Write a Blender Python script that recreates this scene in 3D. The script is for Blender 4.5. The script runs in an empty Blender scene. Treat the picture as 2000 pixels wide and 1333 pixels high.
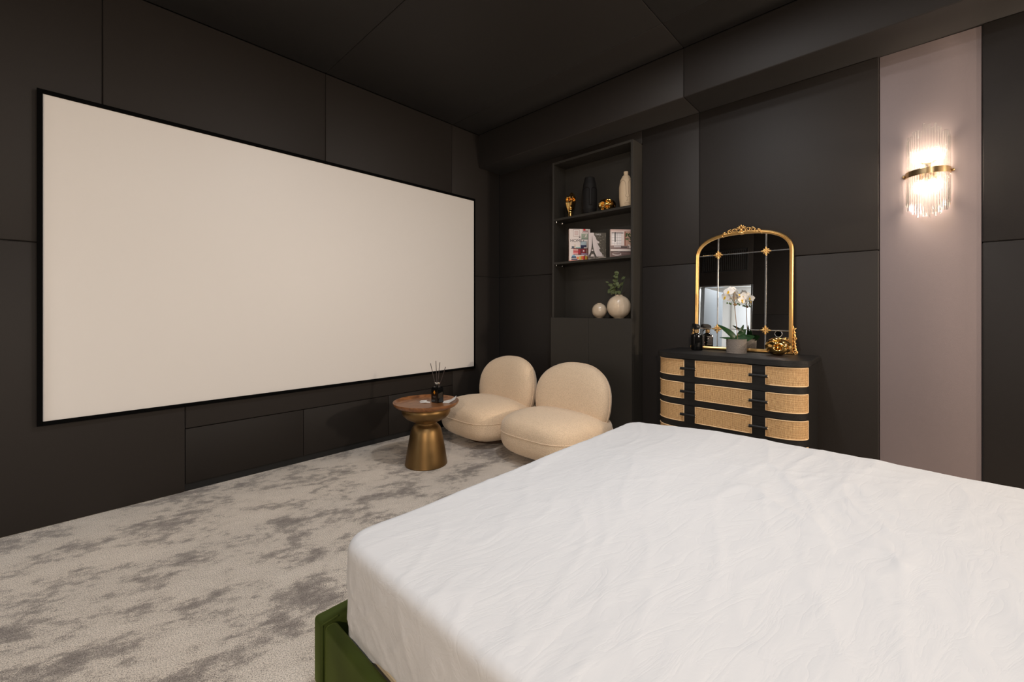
import bpy, bmesh, math, random
from mathutils import Vector, Matrix, noise
PI = math.pi
random.seed(7)
scene = bpy.context.scene
col = scene.collection
R = math.radians

# ------------------------------------------------------------------ camera, world, lights, exposure
F_PX, HORIZON = 820.65, 605.5
CAM_H = 1.2
cam = bpy.data.cameras.new('camera')
cam.sensor_fit = 'HORIZONTAL'
cam.sensor_width = 36.0
cam.lens = 36.0 * F_PX / 2000.0
cam.shift_y = -(666.5 - HORIZON) / 2000.0
cam.clip_start = 0.02
cam_o = bpy.data.objects.new('camera', cam)
col.objects.link(cam_o)
cam_o.location = (0, 0, CAM_H)
cam_o.rotation_euler = (R(90), 0, math.atan2(0.6883, 0.7254) - R(90))
scene.camera = cam_o

world = bpy.data.worlds.new('world')
scene.world = world
world.use_nodes = True
world.node_tree.nodes['Background'].inputs[0].default_value = (0.9, 0.95, 1.0, 1)
world.node_tree.nodes['Background'].inputs[1].default_value = 0.3

WARM = (1.0, 0.82, 0.645)
COOLW = (0.98, 0.985, 1.0)
COOL = (0.93, 0.965, 1.0)


def lamp(name, kind, loc, energy, color, size=0.1, rot=(0, 0, 0), size_y=None, spread=None):
    l = bpy.data.lights.new(name, kind)
    l.energy = energy
    l.color = color
    if kind == 'AREA':
        l.shape = 'RECTANGLE' if size_y else 'DISK'
        l.size = size
        if size_y:
            l.size_y = size_y
        if spread:
            l.spread = spread
    else:
        l.shadow_soft_size = size
    o = bpy.data.objects.new(name, l)
    col.objects.link(o)
    o.location = loc
    o.rotation_euler = rot
    return o


# unseen fill added at the ceiling, unseen wall lamps placed to balance brightness, daylight in the hallway
for (x, y, e) in [(0.6, -1.2, 10), (-1.0, -1.5, 22), (0.6, 0.6, 12), (1.6, 0.9, 29), (2.3, 0.9, 8)]:
    lamp('ceiling_fill', 'AREA', (x, y, 3.09), e, COOLW, 0.22)
lamp('unseen_wall_lamp', 'POINT', (3.3, -2.9, 1.95), 262, WARM, 0.10)
lamp('unseen_wall_lamp', 'POINT', (1.3, -4.0, 1.95), 110, WARM, 0.10)
lamp('unseen_wall_lamp', 'POINT', (-1.85, -1.2, 1.95), 255, WARM, 0.10)
lamp('unseen_wall_lamp', 'POINT', (3.3, -1.3, 1.95), 30, WARM, 0.10)
lamp('hall_daylight', 'AREA', (-3.3, 2.0, 2.5), 78, COOL, 1.6, (0, 0, 0), 1.6)

scene.view_settings.view_transform = 'Standard'
scene.view_settings.look = 'None'
scene.view_settings.gamma = 1.0
scene.view_settings.use_curve_mapping = False
scene.view_settings.exposure = 0.0
try:
    scene.cycles.use_denoising = True
    scene.cycles.max_bounces = 8
    scene.cycles.transparent_max_bounces = 24
except Exception:
    pass


# ------------------------------------------------------------------ materials
def sr(r, g, b):
    def f(c):
        c /= 255.0
        return c / 12.92 if c <= 0.04045 else ((c + 0.055) / 1.055) ** 2.4
    return (f(r), f(g), f(b), 1.0)


def mat(name, color, rough=0.6, metal=0.0, spec=0.5, **kw):
    m = bpy.data.materials.new(name)
    m.use_nodes = True
    b = m.node_tree.nodes['Principled BSDF']
    b.inputs['Base Color'].default_value = color
    b.inputs['Roughness'].default_value = rough
    b.inputs['Metallic'].default_value = metal
    b.inputs['Specular IOR Level'].default_value = spec
    for k, v in kw.items():
        b.inputs[k].default_value = v
    return m


def N(m, t, **kw):
    n = m.node_tree.nodes.new(t)
    for k, v in kw.items():
        if k in n.inputs:
            n.inputs[k].default_value = v
        else:
            setattr(n, k, v)
    return n


def L(m, a, b):
    m.node_tree.links.new(a, b)


def bsdf(m):
    return m.node_tree.nodes['Principled BSDF']


def coords(m, scale=(1, 1, 1), kind='Object', rot=(0, 0, 0)):
    tc = N(m, 'ShaderNodeTexCoord')
    mp = N(m, 'ShaderNodeMapping')
    mp.inputs['Scale'].default_value = scale
    mp.inputs['Rotation'].default_value = rot
    L(m, tc.outputs[kind], mp.inputs['Vector'])
    return mp.outputs['Vector']


def bump(m, height_socket, strength=0.3, dist=0.002, prev=None):
    bp = N(m, 'ShaderNodeBump')
    bp.inputs['Strength'].default_value = strength
    bp.inputs['Distance'].default_value = dist
    L(m, height_socket, bp.inputs['Height'])
    if prev:
        L(m, prev, bp.inputs['Normal'])
    L(m, bp.outputs['Normal'], bsdf(m).inputs['Normal'])
    return bp.outputs['Normal']


def noise_bump(m, scale, strength, dist, stretch=(1, 1, 1), detail=3.0, kind='Object'):
    v = coords(m, stretch, kind)
    n = N(m, 'ShaderNodeTexNoise')
    n.inputs['Scale'].default_value = scale
    n.inputs['Detail'].default_value = detail
    L(m, v, n.inputs['Vector'])
    return bump(m, n.outputs['Fac'], strength, dist), n


def ramp(m, sock, stops, target):
    r = N(m, 'ShaderNodeValToRGB')
    e = r.color_ramp.elements
    while len(e) < len(stops):
        e.new(0.5)
    for el, (p, c) in zip(e, stops):
        el.position = p
        el.color = c
    L(m, sock, r.inputs['Fac'])
    if target is not None:
        L(m, r.outputs['Color'], target)
    return r


def fabric(name, color, sheen=0.05, rough=0.75, spec=0.25):
    m = mat(name, color, rough, 0, spec)
    bsdf(m).inputs['Sheen Weight'].default_value = sheen
    bsdf(m).inputs['Sheen Roughness'].default_value = 0.5
    noise_bump(m, 420, 0.35, 0.0012)
    return m


M = {}
M['black_fabric'] = fabric('black_fabric', (0.0148, 0.0113, 0.0093, 1), 0.05, 0.62, 0.35)
M['ceiling_fabric'] = fabric('ceiling_fabric', (0.0145, 0.012, 0.0105, 1), 0.04, 0.62, 0.3)
M['grey_fabric'] = fabric('grey_fabric', (0.26, 0.207, 0.203, 1), 0.06, 0.65, 0.3)
M['gap'] = mat('gap', (0.004, 0.004, 0.004, 1), 0.9)
M['black_lam'] = mat('black_laminate', (0.029, 0.0255, 0.021, 1), 0.5, 0, 0.35)
M['black_door'] = mat('black_cabinet_door', (0.012, 0.0095, 0.008, 1), 0.6, 0, 0.25)
noise_bump(M['black_door'], 300, 0.1, 0.0006)
noise_bump(M['black_lam'], 180, 0.06, 0.001)
M['plaster'] = mat('hall_plaster', (0.80, 0.78, 0.75, 1), 0.8)
noise_bump(M['plaster'], 60, 0.1, 0.001)
M['white_paint'] = mat('white_paint', (0.82, 0.83, 0.84, 1), 0.45)
noise_bump(M['white_paint'], 90, 0.04, 0.0005)
M['frame_paint'] = mat('warm_frame_paint', (0.60, 0.575, 0.52, 1), 0.45)
noise_bump(M['frame_paint'], 60, 0.05, 0.0005)
M['grey_paint'] = mat('grey_paint', (0.19, 0.21, 0.23, 1), 0.5)
noise_bump(M['grey_paint'], 30, 0.1, 0.0005, (1, 1, 0.05))
M['hall_tile'] = mat('hall_tile', (0.62, 0.58, 0.52, 1), 0.25)
noise_bump(M['hall_tile'], 5, 0.05, 0.001)
M['black_plastic'] = mat('black_plastic', (0.012, 0.012, 0.012, 1), 0.35)
noise_bump(M['black_plastic'], 300, 0.03, 0.0003)
M['felt_black'] = mat('felt_black', (0.0025, 0.0025, 0.0025, 1), 0.95, 0, 0.05)
noise_bump(M['felt_black'], 500, 0.2, 0.0005)

# carpet
m = M['carpet'] = mat('carpet', (0.4, 0.36, 0.33, 1), 0.95, 0, 0.1)
bsdf(m).inputs['Sheen Weight'].default_value = 0.25
v = coords(m, (1.0, 1.0, 1.0), 'Object', (0, 0, R(24)))
st = N(m, 'ShaderNodeMapping')
st.inputs['Scale'].default_value = (1.0, 1.5, 1.0)
L(m, v, st.inputs['Vector'])
n1 = N(m, 'ShaderNodeTexNoise')
n1.inputs['Scale'].default_value = 2.9
n1.inputs['Detail'].default_value = 8
n1.inputs['Roughness'].default_value = 0.66
n1.inputs['Distortion'].default_value = 0.15
L(m, st.outputs['Vector'], n1.inputs['Vector'])
n2 = N(m, 'ShaderNodeTexNoise')
n2.inputs['Scale'].default_value = 250
n2.inputs['Detail'].default_value = 3
L(m, v, n2.inputs['Vector'])
n3 = N(m, 'ShaderNodeTexNoise')
n3.inputs['Scale'].default_value = 16
n3.inputs['Detail'].default_value = 6
n3.inputs['Roughness'].default_value = 0.7
L(m, st.outputs['Vector'], n3.inputs['Vector'])
n13 = N(m, 'ShaderNodeMath', operation='MULTIPLY_ADD')
n13.inputs[1].default_value = 0.34
L(m, n3.outputs['Fac'], n13.inputs[0])
ns = N(m, 'ShaderNodeMath', operation='MULTIPLY')
ns.inputs[1].default_value = 0.66
L(m, n1.outputs['Fac'], ns.inputs[0])
L(m, ns.outputs[0], n13.inputs[2])
nf_ = N(m, 'ShaderNodeMath', operation='MULTIPLY_ADD')
nf_.inputs[1].default_value = 0.10
L(m, n2.outputs['Fac'], nf_.inputs[0])
L(m, n13.outputs[0], nf_.inputs[2])
r1 = ramp(m, nf_.outputs[0], [(0.445, (0.25, 0.215, 0.19, 1)), (0.505, (0.40, 0.35, 0.305, 1)), (0.553, (0.67, 0.595, 0.515, 1)), (0.72, (0.78, 0.70, 0.615, 1))], None)
r2 = ramp(m, n2.outputs['Fac'], [(0.30, (0.30, 0.28, 0.26, 1)), (0.48, (0.95, 0.95, 0.95, 1)), (0.68, (1.35, 1.35, 1.35, 1))], None)
mx = N(m, 'ShaderNodeMix', data_type='RGBA', blend_type='MULTIPLY')
mx.inputs[0].default_value = 1.0
L(m, r1.outputs['Color'], mx.inputs[6])
L(m, r2.outputs['Color'], mx.inputs[7])
L(m, mx.outputs[2], bsdf(m).inputs['Base Color'])
b1 = bump(m, n2.outputs['Fac'], 0.8, 0.006)
bump(m, n1.outputs['Fac'], 0.35, 0.03, b1)

# screen
m = M['screen'] = mat('screen_fabric', (0.70, 0.67, 0.64, 1), 0.42, 0, 0.35)
noise_bump(m, 700, 0.05, 0.0002)

# boucle
m = M['boucle'] = mat('boucle', (0.62, 0.50, 0.38, 1), 0.95, 0, 0.1)
bsdf(m).inputs['Sheen Weight'].default_value = 0.3
v = coords(m)
vo = N(m, 'ShaderNodeTexVoronoi')
vo.inputs['Scale'].default_value = 190
L(m, v, vo.inputs['Vector'])
nn = N(m, 'ShaderNodeTexNoise')
nn.inputs['Scale'].default_value = 140
nn.inputs['Detail'].default_value = 4
L(m, v, nn.inputs['Vector'])
ramp(m, nn.outputs['Fac'], [(0.3, (0.65, 0.49, 0.335, 1)), (0.6, (0.79, 0.615, 0.44, 1))], bsdf(m).inputs['Base Color'])
b1 = bump(m, vo.outputs['Distance'], 0.3, 0.005)
bump(m, nn.outputs['Fac'], 0.45, 0.006, b1)

# velvet
m = M['velvet'] = mat('green_velvet', (0.036, 0.050, 0.009, 1), 0.8, 0, 0.15)
bsdf(m).inputs['Sheen Weight'].default_value = 0.5
bsdf(m).inputs['Sheen Roughness'].default_value = 0.35
bsdf(m).inputs['Sheen Tint'].default_value = (0.4, 0.5, 0.12, 1)
v = coords(m)
nn = N(m, 'ShaderNodeTexNoise')
nn.inputs['Scale'].default_value = 6
L(m, v, nn.inputs['Vector'])
ramp(m, nn.outputs['Fac'], [(0.35, (0.028, 0.038, 0.007, 1)), (0.65, (0.046, 0.064, 0.011, 1))], bsdf(m).inputs['Base Color'])
nf = N(m, 'ShaderNodeTexNoise')
nf.inputs['Scale'].default_value = 500
L(m, v, nf.inputs['Vector'])
bump(m, nf.outputs['Fac'], 0.25, 0.001)

# sheet
m = M['sheet'] = mat('white_sheet', (0.615, 0.62, 0.635, 1), 0.8, 0, 0.2)
bsdf(m).inputs['Sheen Weight'].default_value = 0.1
v = coords(m, (1, 1, 1), 'Object', (0, 0, R(12)))
s1 = N(m, 'ShaderNodeMapping')
s1.inputs['Scale'].default_value = (2.4, 8.0, 8.0)
L(m, v, s1.inputs['Vector'])
na = N(m, 'ShaderNodeTexNoise')
na.inputs['Scale'].default_value = 2.2
na.inputs['Detail'].default_value = 5
na.inputs['Distortion'].default_value = 1.2
L(m, s1.outputs['Vector'], na.inputs['Vector'])
ab = N(m, 'ShaderNodeMath', operation='SUBTRACT')
ab.inputs[1].default_value = 0.5
L(m, na.outputs['Fac'], ab.inputs[0])
ab2 = N(m, 'ShaderNodeMath', operation='ABSOLUTE')
L(m, ab.outputs[0], ab2.inputs[0])
pw = N(m, 'ShaderNodeMath', operation='POWER')
pw.inputs[1].default_value = 0.55
L(m, ab2.outputs[0], pw.inputs[0])
nw = N(m, 'ShaderNodeTexNoise')
nw.inputs['Scale'].default_value = 600
L(m, v, nw.inputs['Vector'])
b1 = bump(m, nw.outputs['Fac'], 0.1, 0.0006)
bump(m, pw.outputs[0], 0.16, 0.012, b1)
M['mattress_ticking'] = mat('mattress_ticking', (0.62, 0.52, 0.36, 1), 0.8)
noise_bump(M['mattress_ticking'], 300, 0.2, 0.001)


def wood(name, c1, c2, rough, scale, stretch, bumpv=0.1, spec=0.5):
    m = mat(name, c1, rough, 0, spec)
    v = coords(m, stretch)
    n = N(m, 'ShaderNodeTexNoise')
    n.inputs['Scale'].default_value = scale
    n.inputs['Detail'].default_value = 6
    n.inputs['Distortion'].default_value = 1.0
    L(m, v, n.inputs['Vector'])
    ramp(m, n.outputs['Fac'], [(0.3, c1), (0.7, c2)], bsdf(m).inputs['Base Color'])
    bump(m, n.outputs['Fac'], bumpv, 0.002)
    return m


M['walnut'] = wood('acacia_wood', (0.13, 0.050, 0.018, 1), (0.30, 0.125, 0.045, 1), 0.32, 9, (1, 5, 5), 0.06)
M['black_oak'] = wood('black_oak', (0.0045, 0.0042, 0.004, 1), (0.012, 0.0108, 0.010, 1), 0.5, 14, (8, 1, 8), 0.5, 0.35)
M['plinth_wood'] = wood('plinth_wood', (0.03, 0.014, 0.006, 1), (0.07, 0.03, 0.012, 1), 0.5, 9, (1, 5, 5))


def metal(name, color, rough, bs=0.0, scale=40, stretch=(1, 1, 1)):
    m = mat(name, color, rough, 1.0)
    noise_bump(m, scale, bs, 0.001, stretch)
    return m


M['antique_brass'] = metal('antique_brass', (0.235, 0.145, 0.060, 1), 0.42, 0.10, 60, (1, 1, 12))
M['gold'] = metal('polished_gold', (0.80, 0.50, 0.17, 1), 0.13, 0.02, 20)
M['gilt'] = metal('gilt_frame', (0.80, 0.50, 0.19, 1), 0.36, 0.10, 90)
M['brass'] = metal('satin_brass', (0.66, 0.46, 0.24, 1), 0.25, 0.03, 90)
M['chrome'] = metal('silver_metal', (0.78, 0.78, 0.77, 1), 0.22, 0.02, 90)
M['mirror'] = metal('mirror_silver', (0.86, 0.87, 0.87, 1), 0.0, 0.0)
M['steel_pin'] = metal('steel_pin', (0.6, 0.6, 0.58, 1), 0.25, 0.02)

# cane webbing: uv in metres
m = M['cane'] = mat('cane_webbing', (0.62, 0.38, 0.17, 1), 0.55, 0, 0.4)
tc = N(m, 'ShaderNodeTexCoord')
sx = N(m, 'ShaderNodeSeparateXYZ')
L(m, tc.outputs['UV'], sx.inputs[0])


def stripe(sock, freq):
    a = N(m, 'ShaderNodeMath', operation='MULTIPLY')
    a.inputs[1].default_value = freq * 2 * PI
    L(m, sock, a.inputs[0])
    s = N(m, 'ShaderNodeMath', operation='SINE')
    L(m, a.outputs[0], s.inputs[0])
    return s.outputs[0]


su, sv = stripe(sx.outputs[0], 150), stripe(sx.outputs[1], 150)
mu0 = N(m, 'ShaderNodeMath', operation='MULTIPLY')
mu0.inputs[1].default_value = 0.62
L(m, sv, mu0.inputs[0])
mu = N(m, 'ShaderNodeMath', operation='MULTIPLY_ADD')
mu.inputs[1].default_value = 0.48
L(m, su, mu.inputs[0])
L(m, mu0.outputs[0], mu.inputs[2])
nz = N(m, 'ShaderNodeTexNoise')
nz.inputs['Scale'].default_value = 75
nz.inputs['Detail'].default_value = 5
mpz = N(m, 'ShaderNodeMapping')
mpz.inputs['Scale'].default_value = (4.0, 0.45, 1)
L(m, tc.outputs['UV'], mpz.inputs['Vector'])
L(m, mpz.outputs['Vector'], nz.inputs['Vector'])
ad = N(m, 'ShaderNodeMath', operation='MULTIPLY_ADD')
L(m, nz.outputs['Fac'], ad.inputs[0])
ad.inputs[1].default_value = 2.2
ad.inputs[2].default_value = -0.98
sm = N(m, 'ShaderNodeMath', operation='ADD')
L(m, mu.outputs[0], sm.inputs[0])
L(m, ad.outputs[0], sm.inputs[1])
rr = N(m, 'ShaderNodeMapRange')
rr.inputs['From Min'].default_value = -1.3
rr.inputs['From Max'].default_value = 1.3
L(m, sm.outputs[0], rr.inputs['Value'])
ramp(m, rr.outputs[0], [(0.05, (0.10, 0.045, 0.012, 1)), (0.30, (0.36, 0.19, 0.07, 1)), (0.55, (0.60, 0.36, 0.155, 1)), (0.95, (0.80, 0.55, 0.29, 1))], bsdf(m).inputs['Base Color'])
bump(m, mu.outputs[0], 0.4, 0.002)
M['cane_bead'] = mat('cane_bead', (0.86, 0.60, 0.34, 1), 0.45)
noise_bump(M['cane_bead'], 200, 0.1, 0.0005)

# ceramics, glass, plants
M['matt_black'] = mat('matt_black_ceramic', (0.0075, 0.0065, 0.006, 1), 0.65, 0, 0.2)
noise_bump(M['matt_black'], 200, 0.05, 0.0005)
M['stoneware'] = mat('beige_stoneware', (0.52, 0.385, 0.25, 1), 0.65, 0, 0.3)
noise_bump(M['stoneware'], 250, 0.15, 0.0006)
M['incised'] = mat('incised_line', (0.10, 0.06, 0.03, 1), 0.8)
noise_bump(M['incised'], 250, 0.1, 0.0005)
M['glaze'] = mat('cream_glaze', (0.55, 0.44, 0.32, 1), 0.28, 0, 0.5)
v = coords(M['glaze'])
nn = N(M['glaze'], 'ShaderNodeTexNoise')
nn.inputs['Scale'].default_value = 14
L(M['glaze'], v, nn.inputs['Vector'])
ramp(M['glaze'], nn.outputs['Fac'], [(0.3, (0.50, 0.39, 0.28, 1)), (0.7, (0.60, 0.485, 0.36, 1))], bsdf(M['glaze']).inputs['Base Color'])
m = M['pot'] = mat('patterned_grey_pot', (0.20, 0.172, 0.148, 1), 0.75)
noise_bump(m, 90, 0.2, 0.001)
M['soil'] = mat('moss_soil', (0.12, 0.06, 0.025, 1), 0.95)
noise_bump(M['soil'], 120, 0.8, 0.006)


def leafmat(name, c1, c2, rough=0.4):
    m = mat(name, c1, rough)
    v = coords(m)
    n = N(m, 'ShaderNodeTexNoise')
    n.inputs['Scale'].default_value = 30
    L(m, v, n.inputs['Vector'])
    ramp(m, n.outputs['Fac'], [(0.3, c1), (0.7, c2)], bsdf(m).inputs['Base Color'])
    return m


M['orchid_leaf'] = leafmat('orchid_leaf', (0.012, 0.05, 0.012, 1), (0.03, 0.10, 0.028, 1), 0.35)
M['euc_leaf'] = leafmat('eucalyptus_leaf', (0.12, 0.15, 0.055, 1), (0.21, 0.24, 0.10, 1), 0.6)
M['stem'] = leafmat('plant_stem', (0.16, 0.085, 0.03, 1), (0.28, 0.15, 0.05, 1), 0.5)
M['green_stem'] = leafmat('green_stem', (0.04, 0.09, 0.02, 1), (0.08, 0.14, 0.03, 1), 0.5)
m = M['petal'] = mat('white_petal', (0.82, 0.79, 0.76, 1), 0.6)
bsdf(m).inputs['Subsurface Weight'].default_value = 0.0
noise_bump(m, 80, 0.1, 0.001)
M['yellow'] = leafmat('orchid_throat', (0.75, 0.42, 0.02, 1), (0.80, 0.60, 0.08, 1), 0.5)
M['paper'] = mat('white_paper', (0.72, 0.69, 0.66, 1), 0.8)
noise_bump(M['paper'], 90, 0.2, 0.001)
m = M['black_glass'] = mat('black_glass', (0.004, 0.004, 0.004, 1), 0.06, 0, 0.6)
noise_bump(m, 20, 0.02, 0.0005)
M['reed'] = mat('dark_reed', (0.045, 0.030, 0.028, 1), 0.7)
noise_bump(M['reed'], 400, 0.2, 0.0005)

# print material: colour attribute
m = M['print'] = mat('printed_cover', (1, 1, 1, 1), 0.45)
at = N(m, 'ShaderNodeVertexColor', layer_name='ink')
L(m, at.outputs['Color'], bsdf(m).inputs['Base Color'])
M['book_pages'] = mat('book_pages', (0.70, 0.66, 0.60, 1), 0.9)
noise_bump(M['book_pages'], 600, 0.3, 0.001, (1, 1, 0.02))
M['ink'] = mat('dark_ink', (0.06, 0.045, 0.045, 1), 0.5)
noise_bump(M['ink'], 300, 0.02, 0.0002)

# clear rod glass: mostly see-through, with fresnel reflection
m = M['rod_glass'] = bpy.data.materials.new('clear_rod_glass')
m.use_nodes = True
nt = m.node_tree
for n in list(nt.nodes):
    if n.type == 'BSDF_PRINCIPLED':
        nt.nodes.remove(n)
out = [n for n in nt.nodes if n.type == 'OUTPUT_MATERIAL'][0]
tr = nt.nodes.new('ShaderNodeBsdfTransparent')
tr.inputs[0].default_value = (0.985, 0.982, 0.975, 1)
tl = nt.nodes.new('ShaderNodeBsdfTranslucent')
tl.inputs[0].default_value = (0.95, 0.93, 0.90, 1)
gl = nt.nodes.new('ShaderNodeBsdfGlossy')
gl.inputs['Roughness'].default_value = 0.04
lw = nt.nodes.new('ShaderNodeLayerWeight')
lw.inputs['Blend'].default_value = 0.06
rf = nt.nodes.new('ShaderNodeBsdfGlass')
rf.inputs['Roughness'].default_value = 0.02
rf.inputs['IOR'].default_value = 1.47
m0 = nt.nodes.new('ShaderNodeMixShader')
m0.inputs[0].default_value = 0.34
nt.links.new(tr.outputs[0], m0.inputs[1])
nt.links.new(rf.outputs[0], m0.inputs[2])
m1 = nt.nodes.new('ShaderNodeMixShader')
m1.inputs[0].default_value = 0.07
nt.links.new(m0.outputs[0], m1.inputs[1])
nt.links.new(tl.outputs[0], m1.inputs[2])
m2 = nt.nodes.new('ShaderNodeMixShader')
nt.links.new(lw.outputs['Fresnel'], m2.inputs[0])
nt.links.new(m1.outputs[0], m2.inputs[1])
nt.links.new(gl.outputs[0], m2.inputs[2])
nt.links.new(m2.outputs[0], out.inputs['Surface'])

m = M['bulb'] = bpy.data.materials.new('lit_bulb')
m.use_nodes = True
bsdf(m).inputs['Base Color'].default_value = (1, 0.9, 0.75, 1)
bsdf(m).inputs['Emission Color'].default_value = (1.0, 0.86, 0.68, 1)
bsdf(m).inputs['Emission Strength'].default_value = 30.0


# ------------------------------------------------------------------ geometry helpers
def finish(name, bm, material, parent=None, smooth=35, recalc=True):
    if recalc:
        bmesh.ops.recalc_face_normals(bm, faces=bm.faces)
    me = bpy.data.meshes.new(name)
    if smooth is not None:
        a = R(smooth)
        for f in bm.faces:
            f.smooth = True
        for e in bm.edges:
            if len(e.link_faces) == 2 and e.calc_face_angle(0) > a:
                e.smooth = False
    bm.to_mesh(me)
    bm.free()
    o = bpy.data.objects.new(name, me)
    col.objects.link(o)
    if isinstance(material, (list, tuple)):
        for mm in material:
            me.materials.append(mm)
    else:
        me.materials.append(material)
    if parent:
        o.parent = parent
    return o


def tag(o, label, cat, group=None):
    o['label'] = label
    o['category'] = cat
    if group:
        o['group'] = group
    return o


def thing(name, label, cat, loc=(0, 0, 0), rz=0.0, group=None):
    o = bpy.data.objects.new(name, None)
    o.empty_display_size = 0.1
    col.objects.link(o)
    o.location = loc
    o.rotation_euler = (0, 0, rz)
    return tag(o, label, cat, group)


def struct(name, bm, material, parent=None, smooth=35):
    o = finish(name, bm, material, parent, smooth)
    o['kind'] = 'structure'
    return o


def add_box(bm, x0, x1, y0, y1, z0, z1, bev=0.0, seg=2):
    vs = [bm.verts.new((x, y, z)) for x in (x0, x1) for y in (y0, y1) for z in (z0, z1)]
    idx = [(0, 1, 3, 2), (4, 6, 7, 5), (0, 4, 5, 1), (2, 3, 7, 6), (0, 2, 6, 4), (1, 5, 7, 3)]
    fs = [bm.faces.new([vs[i] for i in f]) for f in idx]
    if bev > 0:
        es = list({e for f in fs for e in f.edges})
        bmesh.ops.bevel(bm, geom=es, offset=bev, segments=seg, affect='EDGES', profile=0.5)
    return bm


def bx(x0, x1, y0, y1, z0, z1, bev=0.0, seg=2):
    return add_box(bmesh.new(), x0, x1, y0, y1, z0, z1, bev, seg)


def lathe(prof, seg=48, bm=None, cx=0, cy=0, sx=1.0, sy=1.0, cap=True):
    bm = bm or bmesh.new()
    rings = []
    for r, z in prof:
        if r < 1e-6:
            rings.append([bm.verts.new((cx, cy, z))])
        else:
            rings.append([bm.verts.new((cx + r * sx * math.cos(2 * PI * i / seg), cy + r * sy * math.sin(2 * PI * i / seg), z)) for i in range(seg)])
    for a, b in zip(rings, rings[1:]):
        for i in range(seg):
            j = (i + 1) % seg
            if len(a) == 1 and len(b) == 1:
                continue
            if len(a) == 1:
                bm.faces.new((a[0], b[i], b[j]))
            elif len(b) == 1:
                bm.faces.new((a[i], a[j], b[0]))
            else:
                bm.faces.new((a[i], a[j], b[j], b[i]))
    if cap:
        for rg in (rings[0], rings[-1]):
            if len(rg) > 2:
                bm.faces.new(rg)
    return bm


def tube(bm, pts, rad, seg=8, closed=False):
    pts = [Vector(p) for p in pts]
    n = len(pts)
    rings = []
    prev = None
    for i, p in enumerate(pts):
        if closed:
            t = pts[(i + 1) % n] - pts[i - 1]
        else:
            t = pts[min(i + 1, n - 1)] - pts[max(i - 1, 0)]
        t.normalize()
        if prev is None:
            u = t.orthogonal().normalized()
        else:
            u = prev - t * prev.dot(t)
            u = u.normalized() if u.length > 1e-6 else t.orthogonal().normalized()
        prev = u
        w = t.cross(u)
        r = rad[i] if isinstance(rad, (list, tuple)) else rad
        rings.append([bm.verts.new(p + (u * math.cos(2 * PI * k / seg) + w * math.sin(2 * PI * k / seg)) * r) for k in range(seg)])
    m_ = n if closed else n - 1
    for i in range(m_):
        a, b = rings[i], rings[(i + 1) % n]
        for k in range(seg):
            bm.faces.new((a[k], a[(k + 1) % seg], b[(k + 1) % seg], b[k]))
    if not closed:
        bm.faces.new(rings[0])
        bm.faces.new(rings[-1])
    return bm


def spow(v, e):
    return math.copysign(abs(v) ** e, v)


def superell(bm, c, rad, e1=1.0, e2=1.0, nu=48, nv=24, fn=None):
    """superellipsoid; e1 vertical squareness, e2 plan squareness"""
    rows = []
    for j in range(nv + 1):
        eta = -PI / 2 + PI * j / nv
        ce, se = spow(math.cos(eta), e1), spow(math.sin(eta), e1)
        if j in (0, nv):
            p = Vector((0, 0, rad[2] * se))
            if fn:
                p = fn(p)
            rows.append([bm.verts.new(Vector(c) + p)])
            continue
        row = []
        for i in range(nu):
            om = 2 * PI * i / nu
            p = Vector((rad[0] * ce * spow(math.cos(om), e2), rad[1] * ce * spow(math.sin(om), e2), rad[2] * se))
            if fn:
                p = fn(p)
            row.append(bm.verts.new(Vector(c) + p))
        rows.append(row)
    for a, b in zip(rows, rows[1:]):
        for i in range(nu):
            j = (i + 1) % nu
            if len(a) == 1:
                bm.faces.new((a[0], b[j], b[i]))
            elif len(b) == 1:
                bm.faces.new((a[i], a[j], b[0]))
            else:
                bm.faces.new((a[i], a[j], b[j], b[i]))
    return bm


def xform(bm, mtx):
    bmesh.ops.transform(bm, matrix=mtx, verts=bm.verts)
    return bm


def prism(bm, pts, z0, z1):
    a = [bm.verts.new((x, y, z0)) for x, y in pts]
    b = [bm.verts.new((x, y, z1)) for x, y in pts]
    n = len(pts)
    for i in range(n):
        j = (i + 1) % n
        bm.faces.new((a[i], a[j], b[j], b[i]))
    bm.faces.new(a)
    bm.faces.new(b)
    return bm


def dup(root, loc, rz, label):
    r = root.copy()
    col.objects.link(r)
    r.location = loc
    r.rotation_euler = (0, 0, rz)
    r['label'] = label
    for ch in list(root.children):
        c = ch.copy()
        col.objects.link(c)
        c.parent = r
        for g in ch.children:
            d = g.copy()
            col.objects.link(d)
            d.parent = c
    return r


# ------------------------------------------------------------------ room shell
WX, WY, H = 3.44, 3.464, 3.13
XW, YS = -2.0, -4.2                 # wall with the doorway, wall behind the bed head
SOFX, SOFZ = 3.116, 2.767

struct('floor', bx(XW - 0.05, WX + 0.1, YS - 0.05, WY + 0.1, -0.06, 0.0), M['carpet'], None, None)


def panel(parent, x0, x1, y0, y1, z0, z1, m_, bev=0.006):
    g = 0.0012
    e = [0, 0, 0]
    dims = [x1 - x0, y1 - y0, z1 - z0]
    t = dims.index(min(dims))
    a = [x0, y0, z0]
    b = [x1, y1, z1]
    for k in range(3):
        if k != t:
            a[k] += g
            b[k] -= g
    o = finish('panel', bx(a[0], b[0], a[1], b[1], a[2], b[2], bev, 2), m_, parent, 50)
    return o


TH = 0.02
SEAM = 1.57
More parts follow.
